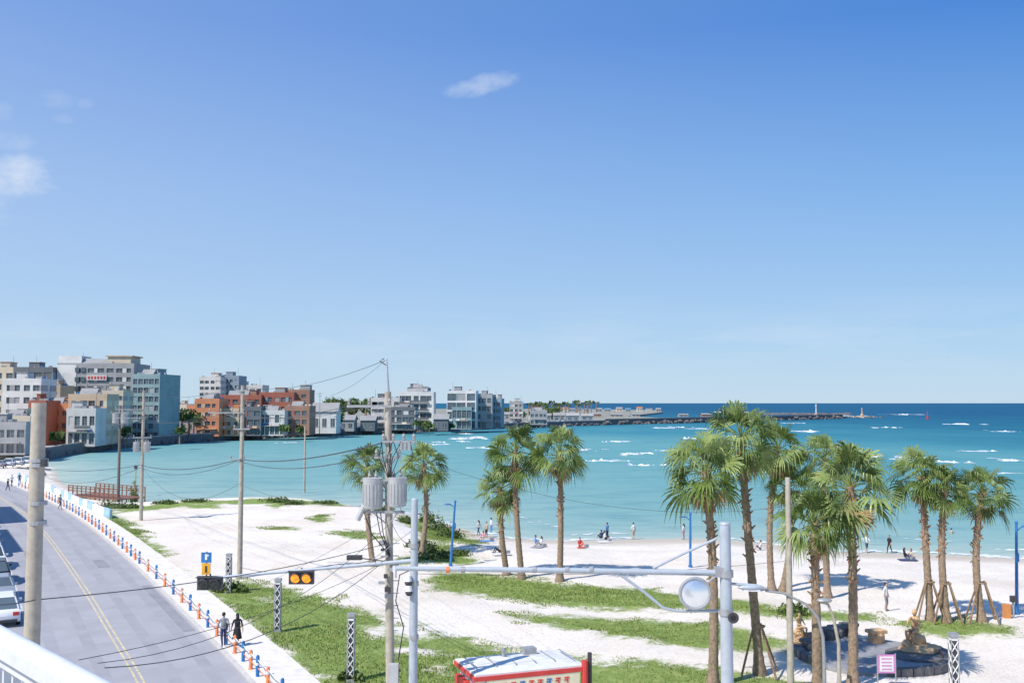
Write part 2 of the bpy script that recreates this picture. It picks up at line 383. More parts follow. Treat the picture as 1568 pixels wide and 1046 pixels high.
for off in (0,4):
    for k in range(12):
        p=a+dr*(k/11)+nv*off; mb.box((p.x,p.y,.3),(.12,.12,2.6),rdw)
    for z in (.9,1.25,1.55): 
        c=(a+b2)/2+nv*off; mb.box((c.x,c.y,z),(dr.length,.08,.1),rdw,rz=math.atan2(dr.y,dr.x))
c=(a+b2)/2+nv*2; mb.box((c.x,c.y,.2),(dr.length,4.2,.15),rdw,rz=math.atan2(dr.y,dr.x)); mb.build('wooden_deck')
# ------------------------------------------------------------------ far shore
far_px=[(71,705),(100,697),(160,689),(230,682),(300,677),(420,671),(520,667),(600,664),(700,659.5),(800,655),(900,651.5),(1000,649),(1100,646.5),(1200,643.5),(1290,641)]
farF=[W(a,b,SEA).xy for a,b in far_px]
farB=[W(a,b,SEA).xy for a,b in [(1297,639.5),(1200,640),(1100,641.5),(1010,643),(960,640),(1015,633),(1010,630),(900,627.5)]]
farland=MB(); farm=mat('far_land',(.28,.28,.23),.95,.3,.05)
pl=[tuple(p) for p in farF]+[tuple(p) for p in farB]+[(-3500,2600),(-3500,250),(-300,225)]
farland.prism(pl,-5,.3,farm); farland.build('far_shore_land')
mb=MB(); cwall=mat('seawall_concrete',(.36,.34,.31),.9,.3,.3)
fe=chaik([Vector(p) for p in farF],1)
for i in range(len(fe)-1):
    a,b2=fe[i],fe[i+1]; dr=b2-a; c=(a+b2)/2; an=math.atan2(dr.y,dr.x)
    hgt=1.2 if c.x<60 else 2.0
    mb.box((c.x,c.y+.6,(hgt-2)/2),(dr.length+.3,1.2+.01*(i%2),hgt+2),basalt,rz=an)
    mb.box((c.x,c.y+.7,hgt+.2),(dr.length+.2,.5+.01*(i%2),.4),cwall,rz=an)
mb.build('stone_seawall')
mb=MB()
for i in range(len(fe)-1):
    a,b2=fe[i],fe[i+1]; dr=b2-a
    for k in range(int(dr.length/1.6)+1):
        p=a+dr*R.random(); s=R.uniform(.5,1.3)*(1 if p.x<60 else 1.6)
        mb.ell((p.x,p.y-R.uniform(0,2.4),SEA+R.uniform(-.1,1.1)*s),(s,s*R.uniform(.6,1),s*.7),basalt,6,4,jit=.25)
mb.build('shore_boulders')
froad=MB(); 
F2=[Vector(p) for p in farF[:11]]; o1=offs(F2,5);o2=offs(F2,13)
V=[];F=[]
for p,q in zip(o1,o2): V+=[(p.x,p.y,.32),(q.x,q.y,.32)]
for i in range(len(o1)-1): F.append((2*i,2*i+2,2*i+3,2*i+1))
froad.add(V,F,asph); froad.build('coastal_road')
# buildings ---------------------------------------------------------------
def bm(name,c,v=.12): return mat(name,c,.85,v,.25)
cW=bm('render_white',(.60,.585,.55)); cWh=bm('render_bright_white',(.70,.69,.66)); cG=bm('render_grey',(.36,.36,.36)); cD=bm('render_dark',(.15,.165,.18)); cB=bm('render_beige',(.56,.43,.30)); cO=bm('render_orange',(.60,.25,.13)); cR=bm('brick_red',(.38,.135,.09)); cT=bm('panel_teal',(.24,.34,.35)); cBl=bm('panel_bluegrey',(.26,.33,.38)); cBr=bm('brick_brown',(.36,.20,.14)); cY=bm('render_cream',(.64,.55,.42)); roofG=bm('roof_grey',(.30,.30,.30)); roofO=bm('roof_orange',(.50,.20,.10)); roofB=bm('roof_blue',(.14,.27,.40)); roofGr=bm('roof_green',(.17,.30,.22))
allc=[cW,cG,cB,cY,cBr,cR,cO]
def building(name,px0,px1,yt,d,col,floors,cols,dp=14,yaw=0,gf=.5,pf=.3,acc=None,roof=True,balc=False,blank=None,seed=0):
    rr=random.Random(seed+int(px0))
    a=D(px0,yt,d); b2=D(px1,yt,d); w=b2.x-a.x; h=a.z-.3; z0=.3
    E=empty(name,((a.x+b2.x)/2,d,z0),yaw)
    fh=h/floors; core=MB(); wl=MB(); rf=MB(); fr=MB()
    core.box((0,dp/2,h/2-.1),(w-.6,dp-.6,h-.3),glass)
    for f in range(floors+1):
        hb=fh*(1-gf); zc=f*fh
        z1=max(0,zc-hb*.55); z2=min(h,zc+hb*.45)
        if f==0: z1,z2=0,hb*.3
        if f==floors: z1,z2=h-hb*.6,h
        wl.box((0,dp/2,(z1+z2)/2),(w,dp,z2-z1),col)
        if balc and 0<f<floors: 
            wl.box((w*.1,-.55,zc-.1),(w*.55,1.1,.18),cW); fr.box((w*.1,-1.08,zc+.5),(w*.55,.05,.9),cD)
    for c in range(cols+1):
        x=-w/2+c*w/cols; pw=w/cols*pf*(1 if 0<c<cols else .8)*rr.uniform(.5,1.5)
        x=max(-w/2+pw/2+.02,min(w/2-pw/2-.02,x)); wl.box((x,dp/2,h/2),(pw,dp-.02,h-.02),acc if (acc and c%3==1) else col)
    ns=max(2,int(dp/5))
    for c in range(1,ns):
        y=c*dp/ns; wl.box((0,y,h/2),(w-.03,1.6,h-.03),col)
    wl.box((rr.uniform(-.1,.1)*w,-.5,fh*.85),(w*.7,1.0,.2),acc or cG)
    for k in range(cols*floors//5):
        fx=rr.randrange(cols); ff=rr.randrange(floors); fr.box((-w/2+(fx+.5)*w/cols,.2,(ff+.5)*fh),(w/cols*.9,.12,fh*.98),rr.choice([col,acc or col,cG]))
    for k in range(rr.randint(0,2)): fr.box((rr.uniform(-.35,.35)*w,-.08,fh*rr.choice([.95,1.0,1.95])),(w*rr.uniform(.12,.3),.2,.8),rr.choice([red,bluep,white,cO,cY]))
    if blank: 
        x0,x1=blank; wl.box(((x0+x1)/2*w-w/2,dp/2-.02,h/2+.1),((x1-x0)*w,dp+.3,h+.25),acc or col)
    for c in range(cols):
        x=-w/2+(c+.5)*w/cols; fr.box((x,.28,h/2),(.08,.08,h-.4),cG)
    rf.box((0,dp/2,h+.06),(w-.7,dp-.7,.14),roofG)
    for (cx,cy,sx_,sy_) in ((0,.12,w+.1,.26),(0,dp-.12,w+.1,.26),(-w/2+.12,dp/2,.26,dp-.5),(w/2-.12,dp/2,.26,dp-.5)): rf.box((cx,cy,h+.45),(sx_,sy_,.9),col)
    if roof:
        st=rr.random(); hw=w*rr.uniform(.2,.4); x=rr.uniform(-.28,.28)*w; rf.box((x,dp*.5,h+1.4),(hw,dp*.4,2.6),rr.choice([col,col,acc or col,cG])); rf.box((x,dp*.5,h+2.8),(hw+.5,dp*.4+.4,.2),rr.choice([roofG,cW,roofO]))
        if st>.6: rf.add([(-w*.25,1,h+.9),(w*.2,1,h+.9),(w*.2,5,h+.9),(-w*.25,5,h+.9),(-w*.25,3,h+2.6),(w*.2,3,h+2.6)],[(0,1,5,4),(2,3,4,5),(1,2,5),(3,0,4)],roofG)
        for k in range(4):
            x=rr.uniform(-.42,.42)*w; y=dp*rr.uniform(.2,.6); rf.cyl((x,y,h+.1),(x,y,h+1.5),.6,.6,rr.choice([bluep,cY,cW]),10)
        for k in range(3):
            x=rr.uniform(-.45,.45)*w; rf.box((x,dp*.15,h+1.0),(1.0,.7,.9),cG)
        x=rr.uniform(-.4,.4)*w; rf.cyl((x,dp*.4,h),(x,dp*.4,h+5),.06,.04,dark,5)
    core.build('windows',E); wl.build('walls',E); fr.build('window_frames',E); rf.build('roof',E)
    return E,w,h
def house(name,px0,px1,yt,d,col,rcol,yaw=0,floors=1):
    a=D(px0,yt,d); b2=D(px1,yt,d); w=b2.x-a.x; h=max(2.6,a.z-.3); dp=9; E=empty(name,((a.x+b2.x)/2,d,.3),yaw)
    wl=MB();rf=MB();wn=MB(); eh=h*.72; wl.box((0,dp/2,eh/2),(w,dp,eh),col)
    wl.add([(-w/2,.02,eh),(-w/2,dp-.02,eh),(-w/2,dp/2,h),(w/2,.02,eh),(w/2,dp-.02,eh),(w/2,dp/2,h)],[(0,1,2),(5,4,3)],col)
    o=.5
    rf.add([(-w/2-o,-o,eh-.12),(w/2+o,-o,eh-.12),(w/2+o,dp/2,h+.12),(-w/2-o,dp/2,h+.12),(-w/2-o,dp+o,eh-.12),(w/2+o,dp+o,eh-.12)],[(0,1,2,3),(3,2,5,4)],rcol)
    n=max(2,int(w/3))
    for k in range(n):
        x=-w/2+(k+.5)*w/n; zz=eh*.5
        wn.box((x,-.02,zz),(w/n*.5,.12,eh*.36),glass); wn.box((x,-.06,zz-eh*.2),(w/n*.58,.2,.1),cW); wn.box((x,-.04,zz),(.08,.14,eh*.36),cW)
    wl.build('walls',E); rf.build('roof',E); wn.build('windows',E)
building('apartment_block',-25,22,566,345,cY,6,3,16,.1,.5,.3,acc=cG)
building('office_building',6,62,584,300,cWh,5,4,14,.12,.5,.4,acc=cG)
building('glass_office_building',22,80,566,345,cD,6,4,14,.1,.6,.15,acc=cBl)
building('brick_shop_building',60,92,594,330,cB,5,3,14,.1,.4,.4,acc=cO)
E,w,h=building('hotel_building',90,204,560,350,cG,8,8,20,.08,.5,.3,acc=cWh,blank=(0,.25))
mb=MB(); mb.box((-w/2+w*.15,6,h+1.8),(w*.3,10,3.4),cWh); mb.box((w*.28,8,h+2.2),(w*.30,12,2.4),cY); mb.box((w*.28,8,h+3.5),(w*.36,13,.4),cB); mb.build('rooftop_storey',E)
sg=MB(); sg.box((w*.02,-.35,h-4.2),(w*.26,.35,1.9),cW)
for k in range(6): sg.box((-w*.08+k*w*.04,-.56,h-4.2),(w*.022,.12,.9),red)
sg.build('sign',E)
for k,(x) in enumerate((-.24,)): 
    s2=MB()
    for f in range(7): 
        for q in range(2): s2.box((x*w+q*2,-.2,4+f*3.3),(1.4,.3,1.5),glass)
    s2.build('tower_windows_%d'%(k+1),E)
E,w,h=building('glass_hotel_building',202,246,577,335,cT,7,5,16,-.1,.6,.16,acc=cBl,balc=False)
mb=MB(); mb.cyl((-w*.25,3.2,0),(-w*.25,3.2,h+1.4),w*.22,w*.22,cT,20)
for f in range(7): mb.cyl((-w*.25,3.2,1+f*h/7),(-w*.25,3.2,2.6+f*h/7),w*.225,w*.225,glass,20)
mb.build('corner_tower',E)
building('guest_house',106,163,608,290,cB,4,4,12,.1,.5,.35,acc=cY,balc=True)
building('guest_house',140,188,602,318,cY,5,4,12,.1,.5,.35,acc=cG)
building('brick_shop_building',44,70,618,285,cR,4,2,12,.1,.4,.4)
building('brick_shop_building',70,104,622,295,cO,3,3,12,.1,.4,.5,acc=cBr)
building('shop_building',103,146,630,280,cW,2,4,10,.1,.55,.25,balc=True)
building('cafe_building',-20,38,652,235,cG,2,4,10,.15,.55,.2)
building('cafe_building',0,45,642,262,cY,2,4,10,.15,.55,.2)
building('apartment_block',305,338,580,470,cW,8,4,14,0,.5,.3,acc=cG)
building('apartment_block',335,366,578,480,cBl,8,4,14,0,.5,.35)
building('brick_hotel_building',332,400,608,400,cR,4,6,16,.05,.55,.3,acc=cBr)
building('brick_hotel_building',398,450,604,404,cR,4,5,16,.05,.5,.35,acc=cG)
building('brick_hotel_building',432,474,600,410,cBr,5,3,14,.05,.45,.35,acc=cO)
building('orange_restaurant_building',299,336,614,365,cO,4,3,12,0,.45,.4,acc=cB)
building('orange_restaurant_building',336,366,629,370,cB,3,3,12,0,.45,.4,acc=cO)
building('shop_building',366,400,626,372,cD,3,3,12,0,.6,.2,acc=cR)
building('glass_cafe_building',398,436,632,374,cW,2,5,12,0,.7,.15)
building('shop_building',436,474,625,380,cBr,3,3,12,0,.5,.3,acc=cR)
house('white_gabled_house',478,516,617,400,cWh,roofG)
building('grey_villa',340,402,592,520,cW,5,6,14,0,.5,.3,acc=cY)
building('white_villa',568,612,612,470,cW,4,4,12,0,.5,.3,acc=cD)
building('white_villa',610,664,603,480,cWh,4,5,14,0,.6,.25,acc=cD,balc=True)
building('dark_villa',624,656,596,500,cD,5,3,14,0,.55,.25)
building('dark_villa',596,636,626,450,cD,3,4,12,0,.6,.2,acc=cW)
building('glass_cafe_building',684,729,601,470,cWh,4,3,14,-.05,.78,.10,acc=cT)
building('glass_cafe_building',728,754,607,480,cG,4,3,14,-.1,.6,.2)
building('dark_villa',750,768,613,485,cBl,4,2,12,-.1,.5,.3)
building('shop_building',692,722,626,462,cT,2,4,10,0,.75,.12,roof=False)
building('white_villa',780,801,617,620,cG,4,3,12,0,.5,.3,acc=cW)
building('cafe_building',812,838,631,560,cG,2,4,10,0,.5,.3)
hc=[cW,cG,cY,cG,cB,cBl]; rc=[roofG,roofG,roofB,roofGr,roofG,cG]
x=250
while x<300: house('small_house',x,x+R.uniform(14,20),R.uniform(627,635),R.uniform(360,430),R.choice(hc),roofO if R.random()<.5 else R.choice(rc)); x+=R.uniform(12,18)
for x in range(244,300,14): building('shop_building',x,x+14,R.uniform(612,624),R.uniform(440,520),R.choice(allc),4,3,12,0,.45,.3,seed=x)
for x in (520,552,664): house('small_house',x,x+22,R.uniform(633,637),R.uniform(425,440),R.choice([cG,cD,cW]),roofG)
x=765
while x<905: house('small_house',x,x+R.uniform(12,20),R.uniform(630,635),R.uniform(640,760),R.choice([cG,cW,cBl,cB]),R.choice([roofG,roofG,roofB,cG])); x+=R.uniform(16,28)
x=860
while x<1012: house('small_house',x,x+R.uniform(6,10),R.uniform(623,625.5),R.uniform(1300,1650),R.choice(hc),R.choice([roofG,roofG,roofO,roofB])); x+=R.uniform(11,19)
for x in (905,935,968,1040,1075): house('harbour_shed',x,x+R.uniform(12,20),R.uniform(632,634.5),880,R.choice([cG,cG,cBr]),roofG)
mb=MB()
def clump(x,y,z,rx,rz,n,s):
    for i in range(n):
        t=R.uniform(0,6.283);ph=math.acos(R.uniform(-.4,1)); q=R.uniform(.6,1.1)
        c=Vector((x+rx*q*math.sin(ph)*math.cos(t),y+rx*q*math.sin(ph)*math.sin(t),z+rz*q*math.cos(ph)))
        V=[c+Vector((R.uniform(-s,s),R.uniform(-s,s),R.uniform(-s,s))) for _ in range(3)]
        mb.add(V,[(0,1,2)],bushA if R.random()<.55 else bushB)
def trees(x0,x1,yt,d,n,sz=1):
    for i in range(n):
        px=R.uniform(x0,x1); dd=d*R.uniform(.93,1.07); top=D(px,yt+R.uniform(0,9),dd); rx=R.uniform(2.5,4.5)*sz; rz=rx*R.uniform(.8,1.2)
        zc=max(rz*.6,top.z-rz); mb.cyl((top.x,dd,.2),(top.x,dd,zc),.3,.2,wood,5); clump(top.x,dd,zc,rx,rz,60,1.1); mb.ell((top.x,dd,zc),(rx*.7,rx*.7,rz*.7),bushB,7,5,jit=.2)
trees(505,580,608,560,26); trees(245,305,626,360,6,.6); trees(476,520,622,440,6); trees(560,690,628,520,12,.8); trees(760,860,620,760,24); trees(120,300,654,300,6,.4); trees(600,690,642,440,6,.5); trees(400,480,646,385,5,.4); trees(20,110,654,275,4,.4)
mb.build('distant_trees')
mb=MB()
for i in range(34):
    px=R.uniform(800,914); d=R.uniform(880,1000); t=D(px,R.uniform(613,621),d); mb.cyl((t.x,d,.3),(t.x,d,t.z-1),.5,.4,wood,5)
    for k in range(9):
        a=k*.7; mb.add([t+Vector((0,0,-.8)),t+Vector((math.cos(a)*3.4,math.sin(a)*3.4,-1.8+R.uniform(-.8,1.6))),t+Vector((math.cos(a+.35)*2.8,math.sin(a+.35)*2.8,-.2+R.uniform(-.8,1.4)))],[(0,1,2)],bushB)
mb.build('distant_palm_row')
for px,yt,d in [(25,640,300),(152,640,290),(268,612,370),(490,600,395),(435,640,372),(560,622,450),(672,640,452),(858,622,640)]:
    t=D(px,yt,d); mb=MB(); mb.cyl((t.x,d,.3),(t.x,d,t.z),.17,.11,concrete,8); mb.box((t.x,d,t.z-.8),(2.2,.1,.1),dark); mb.box((t.x,d,t.z-1.7),(1.6,.1,.1),dark); mb.build('far_utility_pole')
mb=MB(); t=W(1260,640.5,SEA); x,y=t.x,t.y+20
mb.cyl((x,y,-1),(x,y,2.5),2.2,2.2,cwall,14); mb.tube([(x,y,2.5),(x,y,9),(x,y,9.2),(x,y,9.7),(x,y,9.8),(x,y,11),(x,y,12)],[.7,.5,.9,.9,.45,.45,.05],cW,14); mb.build('harbour_lighthouse',smooth=True)
mb=MB(); t=W(1320,639.5,SEA); x,y=t.x,t.y
for k in range(60): 
    s=R.uniform(1.0,2.2); mb.ell((x+R.gauss(0,8),y+R.gauss(0,5),SEA+R.uniform(0,.6)),(s,s*.8,s*.6),basalt if k%3 else cB,6,4,jit=.2)
mb.tube([(x,y,0),(x,y,2),(x,y,2.1),(x,y,6.4),(x,y,6.8),(x,y,7.8)],[1.6,1.4,.6,.45,.7,.2],mat('beacon_orange',(.62,.42,.26),.6),12); mb.build('harbour_beacon',smooth=False)
mb=MB(); t=W(1420,641.5,SEA); x,y=t.x,t.y; mb.tube([(x,y,SEA),(x,y,.3),(x,y,.4),(x,y,4.0),(x,y,4.1),(x,y,5.2)],[1.0,1.0,.35,.2,.4,.1],red,10); mb.build('navigation_buoy')
mb=MB()
for k in range(150):
    t=W(R.uniform(1110,1300),R.uniform(633,635.5),SEA); s=R.uniform(1.5,2.8); mb.ell((t.x,t.y,SEA+.2),(s*2.4,s,s*.4),basalt,6,4,jit=.25)
mb.build('reef_rocks')
# ------------------------------------------------------------------ cars
def car_mesh(colm,suv=False):
    mb=MB(); w=.9; zt=1.62 if suv else 1.45
    prof=[(-2.2,.35),(-2.25,.62),(-2.15,.86),(-1.95,.98),(1.05,.98),(1.9,.82),(2.18,.66),(2.22,.42),(2.1,.28),(-2.1,.28)]
    xs_=[(-1,.93),(-.9,1),(.9,1),(1,.93)]
    V=[];n=len(prof)
    for sy,sc_ in xs_: V+=[(p[0]*(.985 if abs(sy)==1 else 1),sy*w,(p[1]-.6)*sc_+.6) for p in prof]
    F=[(k*n+i,k*n+(i+1)%n,(k+1)*n+(i+1)%n,(k+1)*n+i) for k in range(3) for i in range(n)]+[tuple(range(n-1,-1,-1)),tuple(range(3*n,4*n))]
    mb.add(V,F,colm)
    rb=-1.95 if suv else -1.75
    lo=[(rb,-.8),(1.1,-.8),(1.1,.8),(rb,.8)]; hi=[(rb+.45,-.62),(.35,-.62),(.35,.62),(rb+.45,.62)]
    V=[(a,b_,.97) for a,b_ in lo]+[(a,b_,zt-.05) for a,b_ in hi]; mb.add(V,[(0,1,5,4),(1,2,6,5),(2,3,7,6),(3,0,4,7)],glass)
    mb.add([(a,b_,zt-.05) for a,b_ in hi]+[(a*.96,b_*.9,zt) for a,b_ in hi],[(0,1,5,4),(1,2,6,5),(2,3,7,6),(3,0,4,7),(4,5,6,7)],colm)
    for sy in (-1,1):
        for a,b_,c,d_ in ((lo[0][0],.8,hi[0][0],.62),(lo[1][0],.8,hi[1][0],.62),(-.35,.8,-.35,.62)): mb.cyl((a,sy*b_,.97),(c,sy*d_,zt-.04),.045,.035,colm,5)
        for x in (-1.35,1.35):
            mb.cyl((x,sy*.72,.33),(x,sy*.915,.33),.34,.34,black,16); mb.cyl((x,sy*.90,.33),(x,sy*.925,.33),.2,.2,galv,10)
        mb.box((2.14,sy*.62,.66),(.14,.36,.14),white); mb.box((-2.2,sy*.66,.76),(.12,.3,.18),red); mb.box((.75,sy*.98,1.02),(.14,.18,.14),colm)
    mb.box((2.2,0,.45),(.1,.9,.16),dark); mb.box((-2.24,0,.6),(.05,.5,.14),white); mb.box((-2.2,0,.38),(.12,1.5,.14),dark)
    me_o=mb.build('parked_car',smooth=True); return me_o
carcols=[mat('car_white',(.75,.76,.78),.25,.02,1),mat('car_silver',(.42,.44,.47),.3,.03,1,metal=.4),mat('car_black',(.02,.02,.025),.2,.05,1),mat('car_blue',(.05,.10,.22),.25,.05,1)]
protos=[car_mesh(c,i%2==0) for i,c in enumerate(carcols)]
def put_car(k,x,y,z,rz,first=[0]*4):
    if not first[k]: o=protos[k]; first[k]=1
    else: o=bpy.data.objects.new('parked_car',protos[k].data); link(o)
    o.location=(x,y,z); o.rotation_euler[2]=rz
lane=offs(edge,9.55)
acc_=0;ci=0
lane=resample(lane,1.0)
for i in range(len(lane)-1):
    a,b2=lane[i],lane[i+1]; dr=b2-a
    acc_+=dr.length
    if acc_>6.0 and 58<a.y<170:
        acc_=0; put_car([0,1,2,0,1,0,3,0][ci%8],a.x,a.y,.02,math.atan2(dr.y,dr.x)+math.pi*(ci%2)); ci+=1
cl=resample(offs(F2,14.5),5.4)
for i,p in enumerate(cl[:-1]):
    if R.random()<.72 : dr=cl[i+1]-p; put_car(R.choice([0,0,0,1,2,3]),p.x,p.y,.33,math.atan2(dr.y,dr.x)+R.choice((0,math.pi)))
cl=resample([W(0,716,.05).xy,W(55,709,.05).xy],3.2)
for i,p in enumerate(cl): put_car(R.choice([0,0,1]),p.x,p.y,.05,1.9)
def slab_building(name,c,w,dp,h,rz,col,floors):
    E=empty(name,(c[0],c[1],0),rz); wl=MB();g=MB(); g.box((0,0,h/2),(w-.5,dp-.5,h-.1),glass)
    for f in range(floors+1): wl.box((0,0,min(h-.5,f*h/floors+.1)),(w,dp,1.3),col)
    for k in range(5):
        for s in (-1,1): wl.box((-w/2+w*k/4*.96+w*.02,s*(dp/2-.2),h/2),(w*.08,.36,h),col)
    wl.box((0,0,h+.2),(w+.2,dp+.2,.3),roofG); g.build('windows',E); wl.build('walls',E)
slab_building('street_building',(-59.5,81.5),17,11,14,rad(121),cW,4)
slab_building('street_building',(-72,101),18,12,17,rad(122),cY,5)
slab_building('street_building',(-93,127),14,12,20,rad(125),cB,6)
# ------------------------------------------------------------------ palms
def palm(bp_,cp,rp,seed,dead=6,stake=False,nf=38,depth=None):
    rr=random.Random(seed); base=G(*bp_)
    d=base.y+(depth or 0); top=D(cp[0],cp[1],d); r=rp/FPX*d
    E=empty('palm_tree',base); tp=top-base
    tk=MB(); n=22; pts=[];rs=[]
    bow=Vector((rr.uniform(-.35,.35),rr.uniform(-.3,.3),0))
    for i in range(n*2):
        t=i/(n*2-1); p=Vector((tp.x*t**1.3,tp.y*t,tp.z*t))+bow*math.sin(math.pi*t); pts.append(p)
        rs.append((.22-.06*t+.12*max(0,1-t*12))*(1+(.07 if i%2 else -.03)))
    pts[0].z-=.15
    tk.tube(pts,rs,trunkm,11)
    nb_=60
    for i in range(nb_):
        t=1-i/nb_*.5; k=t*(len(pts)-1); p=pts[int(k)]; a=i*2.4+rr.uniform(-.2,.2); up=rr.choice([.9,.7,-.6 if i>8 else .9]); dv=Vector((math.cos(a),math.sin(a),up)); tk.tube([p+dv*.1,p+dv*(.22+rr.random()*.16)],[.075,.03],trunkr if rr.random()<.7 else trunkm,5)
    tk.build('trunk',E,smooth=True)
    cr=MB(); ga=2.39996; tot=nf+dead
    for i in range(tot):
        isd=i>=nf; t=i/nf if not isd else 1
        el=rad(84-128*t**1.0+rr.uniform(-14,14)) if not isd else rad(rr.uniform(-84,-55))
        az=i*ga+rr.uniform(-.5,.5); rl=r*(rr.uniform(.74,1.16)) * (.75 if isd else 1)
        pl_=.50*rl; fl=.60*rl*(.75 if i<4 else 1)
        dv=Vector((math.cos(az)*math.cos(el),math.sin(az)*math.cos(el),math.sin(el)))
        o=tp+Vector((0,0,-.25*t*r*.5+rr.uniform(-.05,.05)))
        e1=o+dv*pl_*.6; dv2=(dv+Vector((0,0,-.22))).normalized(); e2=e1+dv2*pl_*.5
        m=leafD if isd else rr.choice([leafA,leafC,leafC,leafB] if t<.5 else [leafA,leafA,leafB,leafC])
        cr.tube([o,e1,e2],[.03,.022,.015],leafD if isd else leafC,4,False)
        side=dv2.cross(Vector((0,0,1))); 
        if side.length<.1: side=Vector((1,0,0))
        side.normalize(); roll=rr.uniform(-1.0,1.0); nrm=side.cross(dv2).normalized(); side=(side*math.cos(roll)+nrm*math.sin(roll)).normalized(); nrm=side.cross(dv2).normalized()
        ns=17; span=rr.uniform(150,215); da=rad(span)/ns; droop=rr.uniform(.2,.5)
        for j in range(ns):
            th=(j-(ns-1)/2)*da; th+=rr.uniform(-.05,.05)
            ld=(dv2*math.cos(th)+side*math.sin(th)).normalized(); ls=(side*math.cos(th)-dv2*math.sin(th)).normalized()
            ll=fl*(.70+.30*math.cos(th*.8))*rr.uniform(.82,1.12); cup=nrm*(.12*ll*abs(math.sin(th)))
            w1=ll*.5*da*.46; drp=droop if not isd else .1
            a0=e2; m1=e2+ld*ll*.48+cup; m2=e2+ld*ll*.78+cup-Vector((0,0,drp*.35*ll)); tip=e2+ld*ll*.95+cup-Vector((0,0,drp*ll*rr.uniform(.8,1.8)))
            cr.add([a0,m1-ls*w1,m1+ls*w1+nrm*.02,m2-ls*w1*.55,m2+ls*w1*.55,tip],[(0,1,2),(1,3,4,2),(3,5,4)],m)
    cr.build('crown',E)
    if stake:
        st=MB()
        for k in range(4):
            a=k*math.pi/2+.5; st.cyl((math.cos(a)*1.15,math.sin(a)*1.15,-.1),(tp.x*.1+math.cos(a)*.2,math.sin(a)*.2,2.3),.055,.05,wood,6)
        st.tube([(math.cos(k*.9)*.28,math.sin(k*.9)*.28,2.2) for k in range(8)],.04,wood,5); st.build('support_stakes',E)
palm((571,866),(562,715),38,1,4); palm((645,850),(648,712),39,2,4)
palm((799,886),(789,690),47,3,8); palm((776,880),(766,750),38,4,5); palm((857,890),(857,694),47,5,9)
palm((1091,1052),(1080,722),66,6,11); palm((1163,1032),(1134,672),64,7,12,True); palm((1182,905),(1190,688),50,8,14)
palm((1252,1058),(1247,800),60,9,6); palm((1306,1052),(1302,745),76,10,9,nf=42); palm((1267,915),(1262,705),46,11,8)
palm((1425,950),(1412,730),48,12,6,True); palm((1450,953),(1446,750),41,13,8,True); palm((1504,952),(1504,755),46,14,7,True)
palm((1198,905),(1205,745),36,15,12)
# ------------------------------------------------------------------ bushes & grass
def bush(px,py,wx,h,n=260,s=.15):
    c=G(px,py); mb=MB(); rr=R; base=Vector((c.x,c.y,c.z))
    for i in range(n):
        t=rr.uniform(0,6.283);ph=math.acos(rr.uniform(0,1)); q=rr.uniform(.55,1.08)*(1+.25*math.sin(t*3+px))
        p=base+Vector((wx*q*math.sin(ph)*math.cos(t),wx*.7*q*math.sin(ph)*math.sin(t),h*q*math.cos(ph)))
        V=[p+Vector((rr.uniform(-s,s),rr.uniform(-s,s),rr.uniform(-s,s*1.4))) for _ in range(4)]
        mb.add(V,[(0,1,2),(0,2,3)],bushA if rr.random()<.7 else bushB)
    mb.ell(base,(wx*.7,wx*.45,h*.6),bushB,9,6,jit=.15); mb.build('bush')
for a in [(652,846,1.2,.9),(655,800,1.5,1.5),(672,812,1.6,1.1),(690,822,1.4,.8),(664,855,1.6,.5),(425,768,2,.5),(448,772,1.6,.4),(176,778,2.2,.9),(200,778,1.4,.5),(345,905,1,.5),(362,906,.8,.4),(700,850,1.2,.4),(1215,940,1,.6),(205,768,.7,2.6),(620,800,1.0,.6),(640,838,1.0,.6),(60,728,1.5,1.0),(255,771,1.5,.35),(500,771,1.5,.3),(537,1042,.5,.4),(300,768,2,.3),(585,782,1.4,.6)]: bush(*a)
rs=np.random.RandomState(3)
P=np.column_stack([rs.uniform(-48,60,700000),rs.uniform(42,112,700000)])
px=784+FPX*P[:,0]/P[:,1]; keep=(px>100)&(px<1600); P=P[keep]
g=grass_sd(P); nz=np.sin(P[:,0]*.9+np.sin(P[:,1]*.7)*2)*np.sin(P[:,1]*.8+P[:,0]*.3)*1.2+np.sin(P[:,0]*2.7+P[:,1])*np.sin(P[:,1]*2.2)*.6
P=P[(g+nz>.35)]; P=P[:130000]; rr_=-sd_poly(P,[tuple(p) for p in offs(road_r,-2.8)]+[tuple(p) for p in reversed(offs(road_r,40))]); P=P[rr_>.1]
z=heights(P); n=len(P); hh=rs.uniform(.03,.11,n)*(1+.6*np.sin(P[:,0]*.4)*np.sin(P[:,1]*.5)); an=rs.uniform(0,6.28,n); ww=rs.uniform(.015,.05,n)
lean=rs.uniform(-.06,.06,(n,2))
v0=np.column_stack([P[:,0]-np.cos(an)*ww,P[:,1]-np.sin(an)*ww,z-.01]); v1=np.column_stack([P[:,0]+np.cos(an)*ww,P[:,1]+np.sin(an)*ww,z-.01]); v2=np.column_stack([P+lean,z+hh])
co=np.stack([v0,v1,v2],1).reshape(-1,3); me=bpy.data.meshes.new('grass'); me.vertices.add(len(co)); me.vertices.foreach_set('co',co.ravel())
me.loops.add(n*3); me.loops.foreach_set('vertex_index',np.arange(n*3,dtype=np.int32)); me.polygons.add(n); me.polygons.foreach_set('loop_start',(np.arange(n)*3).astype(np.int32))
me.polygons.foreach_set('material_index',(rs.rand(n)<.4).astype(np.int32)); me.update(calc_edges=True); me.materials.append(grassA); me.materials.append(grassB); link(bpy.data.objects.new('grass',me))
